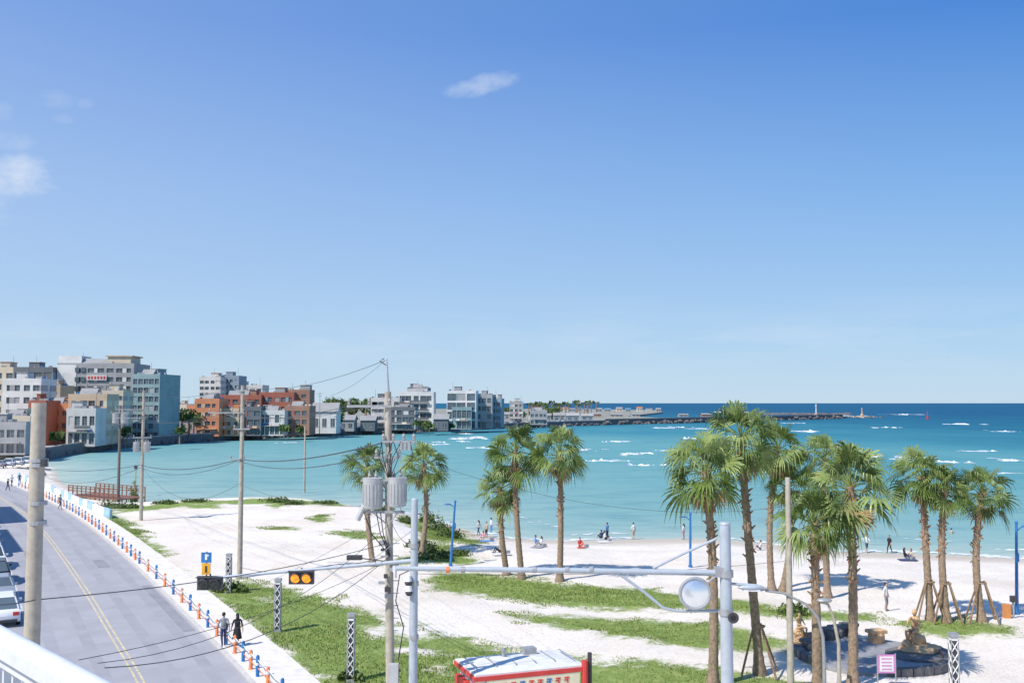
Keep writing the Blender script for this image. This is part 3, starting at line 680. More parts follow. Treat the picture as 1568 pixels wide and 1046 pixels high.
# ------------------------------------------------------------------ poles & street furniture
def upole(name,x,y,zt,r0,r1,arms=(),trs=(),lean=0,zb=None,m=concrete):
    E=empty(name,(x,y,0)); s=MB(); zb=gz(x,y)-.2 if zb is None else zb; s.tube([(0,0,zb),(lean*.5,0,zt*.5),(lean,0,zt)],[r0,(r0+r1)/2,r1],m,14); s.build('shaft',E,smooth=True)
    a=MB()
    for (z,x0,x1,n) in arms:
        lx=lean*z/zt
        a.box((lx+(x0+x1)/2,-.16,z),(x1-x0,.09,.09),galv); a.cyl((lx,-.1,z-.5),(lx+x0*.6,-.14,z),.02,.02,galv,5); a.cyl((lx,-.1,z-.5),(lx+x1*.6,-.14,z),.02,.02,galv,5)
        for k in range(n):
            xx=lx+x0+(x1-x0)*(k+.1)/(max(n-1,1)+.2); a.tube([(xx,-.16,z+.04),(xx,-.16,z+.1),(xx,-.16,z+.13),(xx,-.16,z+.2),(xx,-.16,z+.3)],[.03,.07,.03,.07,.03],insul,8)
    if arms: a.build('crossarms',E)
    t=MB()
    for (z,xx,rr,hh2) in trs:
        t.tube([(xx,-.1,z),(xx,-.1,z+.05),(xx,-.1,z+hh2),(xx,-.1,z+hh2+.07),(xx,-.1,z+hh2+.08)],[rr*.9,rr,rr,rr*1.06,rr*.5],trgrey,18)
        for q in (-.12,.12): t.tube([(xx+q,-.1,z+hh2+.06),(xx+q,-.1,z+hh2+.16),(xx+q,-.1,z+hh2+.2),(xx+q,-.1,z+hh2+.35)],[.05,.07,.04,.02],insul,8)
        t.box((xx*.5,-.05,z+.3),(abs(xx),.1,.1),galv); t.box((xx*.5,-.05,z+hh2-.2),(abs(xx),.1,.1),galv)
        for q in range(9): 
            aa=q*.35+3.4; t.box((xx+math.cos(aa)*rr*1.02,-.1+math.sin(aa)*rr*1.02,z+hh2*.5),(.03,.03,hh2*.7),trgrey,rz=aa)
    if trs: t.build('transformers',E,smooth=True)
    return E
mp_=D(599,1046,37); 
zz=lambda y,d=37: D(600,y,d).z
E=upole('transformer_pole',mp_.x,37,zz(600),.17,.12,[(zz(622),-1.5,.15,3),(zz(676),-.2,1.0,4),(zz(700),-.5,.5,2),(zz(783),-1.0,.6,0),(zz(735),-1.0,.6,0)],[(zz(778),-.72,.36,1.05),(zz(775),.18,.34,1.0)],lean=-.2,zb=-.2)
mb=MB(); mb.cyl((-.2,0,zz(602)),(-.26,0,zz(549)),.07,.03,steel,8); mb.tube([(-.24,0,zz(560)),(-.5,-.1,zz(553)),(-.35,0,zz(549))],.02,dark,5)
for k in range(9): mb.box((-.1+R.uniform(-.25,.25),-.25,zz(830+k*10)),(R.uniform(.1,.3),.1,R.uniform(.06,.2)),dark if k%2 else galv)
for k in range(7): 
    xx=R.uniform(-.6,.7); mb.tube([(xx,-.2,zz(676)),(xx+R.uniform(-.3,.3),-.3,zz(700)),(-.1,-.2,zz(735))],.015,black,4)
for xx in (-1.0,-.55,-.4): mb.tube([(xx,-.3,zz(783)),(xx*.7,-.4,zz(815)),(-.05,-.2,zz(850))],.018,black,4)
for xx in (.35,.5,.65): mb.tube([(xx,-.22,zz(676)-.03),(xx,-.22,zz(676)-.3)],[.05,.06],insul,7)
mb.cyl((-1.25,-.2,zz(795)),(-1.0,-.2,zz(772)),.1,.1,trgrey,8); mb.box((-1.35,-.2,zz(852)),(.55,.22,.16),dark); mb.cyl((-1.35,-.2,zz(852)),(-.05,0,zz(860)),.02,.02,dark,5)
mb.box((.12,-.25,zz(1030)),(.34,.25,.8),trgrey)
for k in range(14): mb.box((0.02*(k%2),-.0,1.5+k*.45),(.5,.03,.03),galv)
mb.build('fittings',E)
sp=D(632,1046,36); dS=36; E=empty('signal_mast',(sp.x,dS,0)); L2=lambda px,py,d=dS: D(px,py,d)-Vector((sp.x,dS,0))
mb=MB(); tp=L2(635,765); mb.tube([(0,0,-.1),(0,0,.3),(tp.x*.5,0,4.5),tuple(tp)],[.2,.16,.15,.12],steel,16); mb.ell(tuple(tp),(.125,.125,.06),steel); mb.build('shaft',E,smooth=True)
mb=MB(); mb.tube([L2(634,858),L2(520,868),L2(306,886)],[.075,.06,.045],steel,10); mb.cyl(L2(634,810),L2(560,864),.012,.012,galv,5); mb.build('arm',E,smooth=True)
def signal(cx,cy,lit):
    s=MB(); c=L2(cx,cy); s.box(tuple(c),(.88,.2,.44),dark)
    s.box((c.x,c.y-.06,c.z+.24),(.92,.34,.03),dark)
    for k in (-.2,.2):
        o=Vector((c.x+k,c.y-.1,c.z))
        s.cyl(o,o-Vector((0,.04,0)),.165,.165,(mat('amber_lit',(1,.30,.02),.4,.05,3,emit=.8) if lit else mat('lens_dark',(.03,.04,.035),.25)),18)
        s.tube([o+Vector((math.cos(q)*.175,0,math.sin(q)*.175)) for q in np.linspace(-.3,math.pi+.3,9)],.02,dark,4); s.tube([o+Vector((math.cos(q)*.175,-.14,math.sin(q)*.175)) for q in np.linspace(-.1,math.pi+.1,9)],.025,dark,4)
    s.cyl((c.x,c.y,c.z+.2),(c.x,c.y,c.z+.34),.03,.03,dark,6); s.build('signal_head',E)
signal(322,893,False); signal(462,884,True)
mb=MB(); c=L2(316,862); mb.box(tuple(c+Vector((0,0,.2))),(.36,.04,.36),bluep); mb.box(tuple(c+Vector((0,-.001,-.2))),(.30,.04,.40),mat('yellow_sign',(.75,.38,.03),.5)); mb.box(tuple(c+Vector((0,-.03,.22))),(.08,.02,.2),white); mb.box(tuple(c+Vector((.04,-.031,.27))),(.1,.02,.05),white); mb.box(tuple(c+Vector((0,-.03,-.2))),(.06,.02,.22),dark); mb.cyl(c+Vector((0,.05,.4)),c+Vector((0,.05,-.55)),.025,.025,dark,6); mb.build('direction_sign',E)
mb=MB()
for py in (835,893,975): c=L2(634,py); mb.cyl(c-Vector((0,0,.08)),c+Vector((0,0,.08)),.17,.17,galv,14)
for (px_,py_) in ((626,888),(627,903)): 
    c=L2(px_,py_); mb.ell(tuple(c+Vector((0,-.2,-.05))),(.13,.13,.13),dark,12,8); mb.cyl(c+Vector((0,-.2,0)),c+Vector((0,-.2,.2)),.14,.1,white,12)
mb.tube([L2(634,870),L2(612,880),L2(606,920),L2(618,960),L2(610,1010)],.02,black,5); mb.box(tuple(L2(606,870)),(.2,.2,.2),white); mb.build('cctv_cameras',E,smooth=True)
dM=31; sp=D(1114,1046,dM); E=empty('mast_arm_pole',(sp.x,dM,0)); L3=lambda px,py,d=dM: D(px,py,d)-Vector((sp.x,dM,0))
mb=MB(); tp=L3(1110,802); mb.tube([(0,0,-.1),(0,0,.05),(0,0,.06),(tp.x*.6,0,5),tuple(tp)],[.35,.35,.205,.19,.165],steel,20); mb.cyl(tp,tp+Vector((0,0,.06)),.18,.15,steel,16)
for py in (878,936): c=L3(1112,py); mb.cyl(c-Vector((0,0,.1)),c+Vector((0,0,.1)),.22,.22,galv,16)
mb.build('shaft',E,smooth=True)
mb=MB(); mb.tube([L3(1110,877),L3(860,873),L3(606,870)],[.095,.085,.07],steel,12); mb.tube([L3(606,866),L3(606,885)],.03,steel,6)
mb.tube([L3(945,876),L3(985,905),L3(1015,930),L3(1035,935),L3(1100,935)],.045,steel,8); mb.tube([L3(1000,870),L3(1045,848),L3(1098,824)],.04,steel,8)
for px_ in (686,709,818,868,905): c=L3(px_,872); mb.cyl(c-Vector((.06,0,0)),c+Vector((.06,0,0)),.1,.1,galv if px_!=686 else orange,10)
mb.build('arm',E,smooth=True)
mb=MB(); c=L3(1062,906)+Vector((0,-.25,0)); mirr=mat('mirror_glass',(.84,.87,.89),.25,.02,1,metal=.75)
nseg=28;V=[];F=[];rings=6
for i in range(rings+1):
    rr=.44*i/rings; yy=-.10*(1-(i/rings)**2)
    for j in range(nseg): a=2*math.pi*j/nseg; V.append((c.x+rr*math.cos(a),c.y+yy,c.z+rr*math.sin(a)))
for i in range(rings):
    for j in range(nseg): a=i*nseg+j;b2=i*nseg+(j+1)%nseg; F.append((a,b2,b2+nseg,a+nseg))
mb.add(V,F,mirr); mb.tube([(c.x+.46*math.cos(a),c.y,c.z+.46*math.sin(a)) for a in np.linspace(0,2*math.pi,33)],.05,galv,8,False); mb.cyl((c.x,c.y+.02,c.z),(c.x,c.y+.06,c.z),.45,.45,galv,24); mb.cyl((c.x+.3,c.y+.06,c.z+.25),tuple(L3(1098,880)),.025,.025,steel,6); mb.build('convex_mirror',E,smooth=True)
mb=MB(); c=L3(1118,941); mb.tube([c+Vector((0,-.16,0)),c+Vector((0,-.34,0)),c+Vector((0,-.44,0))],[.07,.1,.17],dark,14); mb.cyl(c+Vector((0,-.441,0)),c+Vector((0,-.43,0)),.09,.09,black,12)
mb.tube([L3(1115,893),L3(1140,895),L3(1160,899)],[.04,.05,.1],steel,10); mb.ell(tuple(L3(1150,899)),(.42,.13,.09),steel,14,8); mb.box(tuple(L3(1150,903)),(.5,.18,.05),white); mb.box(tuple(L3(1100,875)),(.25,.3,.3),galv); mb.build('lamp_and_speaker',E,smooth=True)
c=G(1211,1068); t=D(1206,731,c.y); upole('concrete_pole',c.x,c.y,t.z,.15,.11,lean=t.x-c.x)
pl=D(50,1000,22); t=D(60,617,22); E=upole('concrete_pole',pl.x-.03,22,t.z,.195,.155,lean=t.x-pl.x+.03,zb=-.1)
mb=MB()
for py in (705,712,770,800): z=D(55,py,22).z; mb.cyl((.06,0,z-.04),(.06,0,z+.04),.19,.19,galv,14)
mb.box((.2,-.1,D(55,708,22).z),(.12,.12,.16),dark); mb.build('bands',E)
c=G(367,885); t=D(367,590,c.y); d1=c.y; z=lambda y,d: D(0,y,d).z
upole('utility_pole',c.x,d1,t.z,.19,.13,[(z(632,d1),-2.4,.2,4),(z(657,d1),-.6,.6,2),(z(598,d1),-.4,.4,2),(z(703,d1),-.8,.3,2)])
c=G(216,797); t=D(217,598,c.y); d2=c.y; upole('utility_pole',c.x,d2,t.z,.2,.14,[(z(627,d2),-3,.2,4),(z(640,d2),-3,.2,2),(z(670,d2),-1,1,3)],[(z(692,d2),-.6,.36,1.0),(z(692,d2),.5,.36,1.0)])
c=G(181,768); t=D(181,622,c.y); d3=c.y; upole('utility_pole',c.x,d3,t.z,.2,.14,[(z(632,d3),-1.2,1.2,3),(z(650,d3),-1,1,2)],[(z(648,d3),-.5,.45,1.2),(z(648,d3),.6,.45,1.2)],m=mat('weathered_pole',(.18,.16,.14),.8))
c=G(466,762); t=D(467,653,c.y); upole('utility_pole',c.x,c.y,t.z,.17,.12)
c=G(207,764); t=D(206,716,c.y); mb=MB(); mb.tube([(c.x,c.y,c.z-.1),(c.x,c.y,t.z)],[.1,.09],mat('yellow_post',(.6,.45,.05),.6),8); mb.box((c.x,c.y,t.z+.1),(.4,.3,.5),dark); mb.build('warning_post')
for (bx,by,tx,ty,dr) in ((690,866,697,768,-1),(1057,868,1057,787,-1),(1557,940,1556,800,1)):
    c=G(bx,by); t=D(tx,ty,c.y); E=empty('street_lamp',c); mb=MB(); q=t-c
    mb.tube([(0,0,-.1),(0,0,.15),(0,0,.16),(q.x,0,q.z)],[.16,.16,.105,.075],bluep,10)
    mb.tube([(q.x,0,q.z-.5),(q.x+dr*.3,0,q.z-.25),(q.x+dr*.55,0,q.z-.18)],.04,bluep,6); mb.ell((q.x+dr*.6,0,q.z-.2),(.3,.12,.07),bluep,10,6); mb.box((q.x+dr*.6,0,q.z-.26),(.35,.14,.03),white)
    mb.box((q.x,0,q.z*.62),(.12,.2,.5),bluep); mb.ell((q.x,0,q.z),(.1,.1,.12),bluep,8,6)
    mb.build('post_and_head',E,smooth=True)
def garden_light(bx,by,ty):
    c=G(bx,by); h=D(bx,ty,c.y).z-c.z; mb=MB(); w=.30; mb.box((0,0,h*.46),(w*.72,w*.72,h*.92),dark); mb.box((0,0,h-.09),(w*1.15,w*1.15,.16),galv); mb.box((0,0,h*.92-.02),(w*.9,w*.9,.12),white); mb.box((0,0,.05),(w*1.3,w*1.3,.2),galv)
    for a,b_ in ((-1,-1),(1,-1),(1,1),(-1,1)): mb.box((a*w/2,b_*w/2,h*.46),(.035,.035,h*.9),galv)
    n=int(h*.86/.42)
    for s in range(4):
        Mz=Matrix.Rotation(s*math.pi/2,4,'Z')
        for k in range(n):
            z0=.18+k*h*.82/n; z1=z0+h*.82/n
            for (x0,x1) in ((-w/2,w/2),(w/2,-w/2)): mb.cyl(Mz@Vector((x0,-w*.44-.005*(x0>0),z0)),Mz@Vector((x1,-w*.44-.005*(x0>0),z1)),.024,.024,white,4)
    mb.build('garden_light_post',loc=c)
for a in ((350,907,847),(425,967,885),(537,1043,938),(1462,1075,968),(723,1110,1021)): garden_light(*a)
c=G(1284,1075); d5=c.y; E=empty('street_lamp',c); Lq=lambda px,py: D(px,py,d5)-c
mb=MB(); mb.tube([(0,0,-.1),Lq(1285,1040),Lq(1284,985),Lq(1276,945),Lq(1268,925),Lq(1255,921)],[.1,.09,.07,.06,.05,.05],concrete,10); mb.ell(tuple(Lq(1262,919)),(.34,.2,.11),galv,12,6)
mb.build('post_and_head',E,smooth=True)
c=G(1262,1068); d6=c.y; E=empty('street_lamp',c); Lq=lambda px,py: D(px,py,d6)-c
mb=MB(); mb.tube([(0,0,-.1),Lq(1262,1020),Lq(1260,975),Lq(1252,945),Lq(1235,925),Lq(1200,908),Lq(1172,904)],[.09,.08,.07,.06,.055,.05,.05],galv,10); mb.ell(tuple(Lq(1160,901)),(.5,.15,.08),galv,14,6); mb.box(tuple(Lq(1160,904)),(.6,.2,.05),white); mb.build('post_and_head',E,smooth=True)
# ------------------------------------------------------------------ wires
def wire(a,b2,sag,r=.012,m=dark,name='power_line'):
    mb=MB(); a=Vector(a);b2=Vector(b2); pts=[a.lerp(b2,t)-Vector((0,0,sag*4*t*(1-t))) for t in np.linspace(0,1,15)]; mb.tube(pts,r,m,4); mb.build(name)
X=lambda px,py,d: D(px,py,d)
wire(X(590,552,37),X(367,590,d1),.6,.01); wire(X(367,590,d1),X(217,598,d2),.8,.012)
wire(X(590,552,37),X(505,606,60),.2,.008)
for k in range(3): wire(X(541+k*18,620,37),X(335+k*14,630,d1),.5,.010); wire(X(335+k*14,630,d1),X(170+k*18,625,d2),1.2,.014)
wire(X(598,675,37),X(367,703,d1),.4,.028); wire(X(598,690,37),X(367,706,d1),.6,.02); wire(X(367,703,d1),X(216,712,d2),.6,.03); wire(X(367,704,d1),X(216,716,d2),.9,.02); wire(X(216,712,d2),X(60,716,170),.6,.03); wire(X(216,716,d2),X(60,726,160),1.5,.025)
wire(X(367,740,d1),X(216,712,d2),2.2,.015); wire(X(367,740,d1),X(560,775,37.5),.4,.01)
wire(X(598,830,37),X(55,918,22),.25,.012); wire(X(598,800,37),X(150,1015,26),1.0,.01); wire(X(598,850,37),X(160,1022,26),.9,.013); wire(X(598,855,37),X(120,1010,24),.4,.009)
wire(X(55,918,22),X(-60,926,16),.05,.012); wire(X(600,850,37),X(367,868,d1),.5,.014); wire(X(598,790,37),X(367,905,d1),.3,.008)
wire(X(610,770,37),X(634,800,36),.2,.012); wire(X(600,800,37),X(634,830,36),.3,.015)
wire(X(632,878,36),X(1210,858,44),.25,.008); wire(X(610,692,37),X(1206,775,44),1.0,.006)
# ------------------------------------------------------------------ kiosk
kz=2.7; ang=rad(20); kc=W(795,1004,kz)
E=empty('beach_kiosk',(kc.x,kc.y,gz(kc.x,kc.y)),ang)
mb=MB(); a_,b_=2.2,1.3
kred=mat('kiosk_red',(.6,.06,.05),.5,.1,2); kban=mat('kiosk_banner',(.78,.72,.50),.6,.05,2)
mb.box((0,0,1.2),(a_*2-.3,b_*2-.3,2.4),white); mb.build('walls',E)
mb=MB(); mb.box((0,0,2.52),(a_*2,b_*2,.12),white); mb.add([(-a_,-b_,2.583),(a_,-b_,2.583),(a_,b_,2.583),(-a_,b_,2.583),(-a_*.2,0,2.78),(a_*.2,0,2.78)],[(0,1,5,4),(1,2,5),(2,3,4,5),(3,0,4)],mat('kiosk_roof_sheet',(.70,.70,.68),.6,.14,1.2))
for s in (-1,1): mb.box((0,s*(b_+.03),2.44),(a_*2+.12,.06,.16),kred if s<0 else white); mb.box((s*(a_+.03),0,2.44),(.06,b_*2-.01,.16),kred)
for k in range(6): mb.box((-a_*.9+k*a_*.36,0,2.72),(.04,b_*1.2,.03),galv)
mb.box((.6,.5,2.85),(.5,.4,.25),galv); mb.cyl((-.5,.4,2.7),(-.5,.4,3.05),.08,.08,galv,8); mb.build('roof',E)
mb=MB(); mb.box((.1,-b_-.02,1.95),(a_*1.7,.05,.8),kban)
for row in range(2):
    for k in range(9):
        x0=-1.45+k*.36; zc=2.15-row*.34; cc=kred if (k+row)%3 else bluep
        mb.box((x0,-b_-.055,zc+.05),(.2,.02,.045),cc); mb.box((x0+.03,-b_-.057,zc-.06),(.045,.02,.17),cc); mb.box((x0-.05,-b_-.059,zc-.04),(.14,.02,.04),cc)
mb.box((-a_-.0,.1,1.3),(.2,b_*1.4,1.6),kred); mb.cyl((a_,-b_,0),(a_,-b_,2.75),.13,.13,kred,10); mb.cyl((a_+.25,-b_+.1,0),(a_+.25,-b_+.1,3.0),.09,.09,dark,8); mb.box((0,-b_+.1,.9),(a_*1.5,.2,.1),galv); mb.build('banner_and_counter',E)
# ------------------------------------------------------------------ stone plaza with statue
c=G(1335,1008); mb=MB(); pr=3.6
pave2=mat('basalt_paving',(.30,.30,.31),.85,.2,2,bump=.2)
nseg=40; mb.prism([(c.x+pr*math.cos(2*math.pi*i/nseg),c.y+pr*math.sin(2*math.pi*i/nseg)) for i in range(nseg)],-.1,.12,pave2)
for i in range(nseg):
    a=2*math.pi*(i+.5)/nseg
    if .3<a<2.9 or 3.6<a<4.6: continue
    mb.box((c.x+(pr-.1)*math.cos(a),c.y+(pr-.1)*math.sin(a),.2),(.42,.53,.36),basalt,rz=a)
mb.build('stone_plaza')
for (px_,py_,w_,h_,m_) in ((1267,985,.9,.45,basalt),(1282,978,.8,.4,basalt),(1300,975,.8,.45,basalt),(1250,992,.7,.45,basalt),(1342,990,.85,.5,brownstone),(1238,998,.7,.4,basalt)):
    p=G(px_,py_); mb=MB(); mb.tube([(0,0,-.05),(0,0,h_*.1),(0,0,h_*.8),(0,0,h_)],[w_*.45,w_*.5,w_*.5,w_*.42],m_,9); mb.box((0,0,h_+.07),(w_*1.05,w_*.8,.16),m_,rz=.3); mb.build('stone_seat',loc=(p.x,p.y,.1))
p=G(1358,1052); mb=MB(); pk=mat('pink_sign',(.6,.25,.5),.5,.1,2); mb.box((0,0,1.0),(.75,.05,.8),pk); mb.box((0,-.03,1.0),(.6,.02,.65),white)
for k in range(4): mb.box((0,-.045,.78+k*.15),(.45,.012,.05),pk)
for s in (-1,1): mb.cyl((s*.4,0,0),(s*.4,0,1.45),.03,.03,galv,8); mb.box((s*.4,0,.03),(.1,.5,.05),galv)
mb.build('notice_board',loc=(p.x,p.y,.02))
mb=MB(); p=G(1552,946); mb.cyl((0,0,0),(0,0,1.0),.06,.06,galv,8); mb.box((0,0,1.1),(.3,.25,.35),dark); mb.box((-.4,0,.4),(.35,.35,.8),mat('orange_bin',(.6,.25,.08),.6)); mb.build('litter_bin',loc=p)
# ------------------------------------------------------------------ people
def skel(pose,fingers):
    J={};Bn=[]
    def j(n,p,r): J[n]=(Vector(p),r)
    j('pel',(0,0,.93),.125); j('wai',(0,.0,1.08),.11); j('che',(0,-.01,1.28),.14); j('nec0',(0,-.01,1.43),.075); j('nec',(0,.0,1.49),.052); j('hd0',(0,.02,1.56),.07);j('hd1',(0,.025,1.65),.088); j('hd2',(0,.01,1.72),.055)
    for s,sx_ in (('L',-1),('R',1)):
        k=0
        if pose=='walk': k=.24*sx_
        j('hip'+s,(sx_*.09,0,.88),.092); j('kne'+s,(sx_*.10,.55*k+.05,.49),.06); j('cal'+s,(sx_*.10,.75*k-.0,.36),.056); j('ank'+s,(sx_*.10,1.0*k-.03,.10+(.05 if k<0 else 0)),.038); j('toe'+s,(sx_*.12,1.0*k+.13,.035),.034)
        j('sho'+s,(sx_*.19,-.01,1.40),.06); j('elb'+s,(sx_*.25,-k*.5-.02,1.12),.042); j('wri'+s,(sx_*.26,-k*.9+.06,.88),.028); j('han'+s,(sx_*.26,-k*1.0+.08,.80),.03)
    if pose in('sit','sitrock'):
        dz=-.80 if pose=='sit' else -.45
        for n in ('pel','wai','che','nec0','nec','hd0','hd1','hd2'): J[n]=(J[n][0]+Vector((0,0,dz)),J[n][1])
        for s,sx_ in (('L',-1),('R',1)):
            h=.93+dz
            j('hip'+s,(sx_*.10,.03,h-.02),.095)
            if pose=='sit': j('kne'+s,(sx_*.16,.38,.42),.06); j('cal'+s,(sx_*.15,.46,.28),.055); j('ank'+s,(sx_*.13,.56,.08),.04); j('toe'+s,(sx_*.14,.72,.04),.035)
            else: j('kne'+s,(sx_*.15,.45,h+.02),.062); j('cal'+s,(sx_*.14,.46,h-.12),.056); j('ank'+s,(sx_*.12,.42,.09),.04); j('toe'+s,(sx_*.14,.58,.04),.035)
            j('sho'+s,(sx_*.19,0,1.40+dz),.06); j('elb'+s,(sx_*.25,.14,1.14+dz),.042); j('wri'+s,(sx_*.15,.34,1.10+dz),.03); j('han'+s,(sx_*.10,.40,1.10+dz),.03)
    if pose=='look':
        j('elbR',(.34,.12,1.18),.042); j('wriR',(.22,.26,1.38),.028); j('hanR',(.16,.28,1.45),.03)
    bones=[('pel','wai','top'),('wai','che','top'),('che','nec0','top'),('nec0','nec','skin'),('nec','hd0','skin'),('hd0','hd1','skin'),('hd1','hd2','hair')]
    for s in 'LR': bones+=[('pel','hip'+s,'bot'),('hip'+s,'kne'+s,'bot'),('kne'+s,'cal'+s,'leg'),('cal'+s,'ank'+s,'leg'),('ank'+s,'toe'+s,'shoe'),('nec0','sho'+s,'top'),('sho'+s,'elb'+s,'top'),('elb'+s,'wri'+s,'skin'),('wri'+s,'han'+s,'skin')]
    if fingers:
        for s,sx_ in (('L',-1),('R',1)):
            h,_=J['han'+s]; w_,_=J['wri'+s]; dn=(h-w_).normalized()
            for q,(off,ln) in enumerate(((-.030,.068),(-.010,.078),(.011,.073),(.030,.058))):
                a=h+Vector((0,off,0))+dn*.015; m_=a+dn*ln*.55+Vector((-sx_*.006,0,0)); t_=a+dn*ln+Vector((-sx_*.022,0,0))
                J['f%s%da'%(s,q)]=(a,.010);J['f%s%db'%(s,q)]=(m_,.009);J['f%s%dc'%(s,q)]=(t_,.007)
                bones+=[('han'+s,'f%s%da'%(s,q),'skin'),('f%s%da'%(s,q),'f%s%db'%(s,q),'skin'),('f%s%db'%(s,q),'f%s%dc'%(s,q),'skin')]
            a=w_+dn*.03+Vector((0,.03,0)); J['t%sa'%s]=(a+Vector((0,.012,0)),.011); J['t%sb'%s]=(a+Vector((-sx_*.01,.03,0))+dn*.045,.009)
            bones+=[('wri'+s,'t%sa'%s,'skin'),('t%sa'%s,'t%sb'%s,'skin')]
    return J,bones
CACHE={}
def body_mesh(pose,fingers,sub):
    key=(pose,fingers,sub)
    if key in CACHE: return CACHE[key]
    J,bones=skel(pose,fingers); names=list(J); idx={n:i for i,n in enumerate(names)}
    me=bpy.data.meshes.new('sk'); me.from_pydata([J[n][0] for n in names],[(idx[a],idx[b2]) for a,b2,_ in bones],[]); ob=bpy.data.objects.new('sk',me); sc.collection.objects.link(ob)
    m=ob.modifiers.new('s','SKIN'); m.use_smooth_shade=True
    sv=me.skin_vertices[0].data
    for i,n in enumerate(names): r=J[n][1]; sv[i].radius=(r*(1.25 if n in('che','wai','pel') else 1),r); sv[i].use_root=(n=='pel')
    s=ob.modifiers.new('u','SUBSURF'); s.levels=sub; s.render_levels=sub
    dg=bpy.context.evaluated_depsgraph_get(); dg.update(); ev=ob.evaluated_get(dg); em=bpy.data.meshes.new_from_object(ev)
    lab=[]; segs=[(J[a][0],J[b2][0],l,J[a][1]) for a,b2,l in bones]
    for p in em.polygons:
        c=p.center; best=1e9;bl='top'
        for a,b2,l,r in segs:
            e_=b2-a; t=max(0,min(1,(c-a).dot(e_)/max(e_.length_squared,1e-9))); dd=(c-(a+e_*t)).length-r
            if dd<best: best=dd;bl=l
        lab.append(bl)
    V=[tuple(v.co) for v in em.vertices]; F=[tuple(p.vertices) for p in em.polygons]
    bpy.data.objects.remove(ob); CACHE[key]=(V,F,lab,J); return CACHE[key]
skinm=mat('skin',(.52,.33,.24),.6,.05,5); hairm=mat('hair_black',(.02,.016,.014),.5,.2,8)
def cloth(n,c): return mat('cloth_'+n,c,.85,.12,6)
cl_={'black':cloth('black',(.025,.025,.03)),'white':cloth('white',(.7,.7,.7)),'navy':cloth('navy',(.04,.06,.14)),'blue':cloth('blue',(.1,.25,.5)),'red':cloth('red',(.6,.06,.05)),'grey':cloth('grey',(.3,.3,.32)),'beige':cloth('beige',(.5,.42,.32)),'green':cloth('green',(.12,.3,.15)),'pink':cloth('pink',(.65,.3,.35))}
def person(loc,yaw,pose,top,bot,leg='skin',long_hair=False,skirt=None,sc_=1.0,fingers=False,name='person',bag=None,allm=None,hat=None):
    V,F,lab,J=body_mesh(pose,fingers,2 if fingers else 1)
    mm={'top':cl_.get(top),'bot':cl_.get(bot),'leg':skinm if leg=='skin' else cl_.get(leg),'skin':skinm,'hair':hairm,'shoe':cl_['white'] if fingers else cl_['black']}
    mb=MB()
    for l in sorted(set(lab)):
        m=allm or mm[l]; mb.mi(m)
    mb.v=list(V); mb.f=list(F); mb.m=[mb.mi(allm or mm[l]) for l in lab]
    h=J['hd1'][0]
    hm=allm or hairm; sm_=allm or skinm
    mb.ell(h+Vector((0,-.025,.03)),(.093,.10,.10),hm,12,8)
    mb.ell(h+Vector((0,.03,-.015)),(.074,.082,.105),sm_,12,8); mb.ell(h+Vector((0,.115,-.02)),(.012,.018,.022),sm_,6,4); mb.ell(h+Vector((0,.108,-.06)),(.026,.008,.008),allm or cl_['pink'],6,4)
    for s in (-1,1): mb.ell(h+Vector((s*.028,.104,.008)),(.012,.008,.008),allm or black,6,4); mb.ell(h+Vector((s*.082,.01,-.01)),(.012,.022,.03),sm_,6,4)
    if long_hair: mb.tube([h+Vector((0,-.05,.03)),h+Vector((0,-.09,-.1)),h+Vector((0,-.10,-.28))],[.085,.095,.06],hm,9)
    if hat: mb.tube([h+Vector((0,0,.04)),h+Vector((0,0,.045)),h+Vector((0,0,.07)),h+Vector((0,0,.15))],[.2,.2,.11,.09],hat,14)
    if skirt: 
        pz=J['pel'][0]; mb.tube([pz+Vector((0,0,.14)),pz+Vector((0,0,0)),pz+Vector((0,0,-.25)),pz+Vector((0,.01,-.5))],[.125,.175,.215,.26],cl_[skirt],14,False)
    if bag: mb.ell(J['wai'][0]+Vector((.17,-.06,.02)),(.05,.12,.13),cl_[bag],9,6); mb.tube([J['wai'][0]+Vector((.17,-.06,.1)),J['nec0'][0]+Vector((.02,-.1,0)),J['nec0'][0]+Vector((-.1,-.02,0))],.012,cl_[bag],5)
    o=mb.build(name,smooth=False,loc=loc,rz=yaw); o.data.shade_smooth(); o.scale=(sc_,)*3; return o
p=W(342,991,.13); person(p,.45,'walk','grey','navy','navy',fingers=True,bag='black')
p=W(363,989,.13); person(p,.5,'walk','black','black',long_hair=True,skirt='black',sc_=.94,fingers=True,bag='beige')
ppl=[(733,820,'walk','white','navy'),(745,823,'stand','beige','black'),(752,817,'stand','white','blue'),(740,826,'sit','pink','white'),(766,846,'sit','grey','black'),(820,834,'sit','blue','blue'),(829,836,'sit','white','grey'),(921,825,'sit','navy','black'),(930,826,'look','blue','navy'),(926,826,'sit','white','black'),(970,826,'stand','white','beige'),(888,838,'sit','red','red'),(1047,826,'stand','white','pink'),(1327,846,'walk','white','navy'),(1362,847,'walk','black','black'),(1385,854,'sit','black','black'),(1457,832,'look','beige','blue'),(1357,935,'stand','white','grey'),(1395,856,'sit','beige','navy'),(1165,842,'sit','white','navy')]
for i,(a,b2,po,t_,bo) in enumerate(ppl):
    p=G(a,b2); person(p,R.uniform(-3,3),po,t_,bo,'skin' if i%2 else bo,long_hair=i%3==0,sc_=R.uniform(.92,1.02))
for a,b2 in ((1370,778),): 
    p=W(a,b2,SEA); person(p-Vector((0,0,1.1)),R.uniform(0,6),'stand','black','black','black')
for i,(a,b2,t_) in enumerate(((18,745,'white'),(30,742,'navy'),(12,752,'black'),(92,780,'grey'))):
    p=W(a,b2,.1); person(p,R.uniform(0,6),'walk',t_,'navy','navy')
mb=MB()
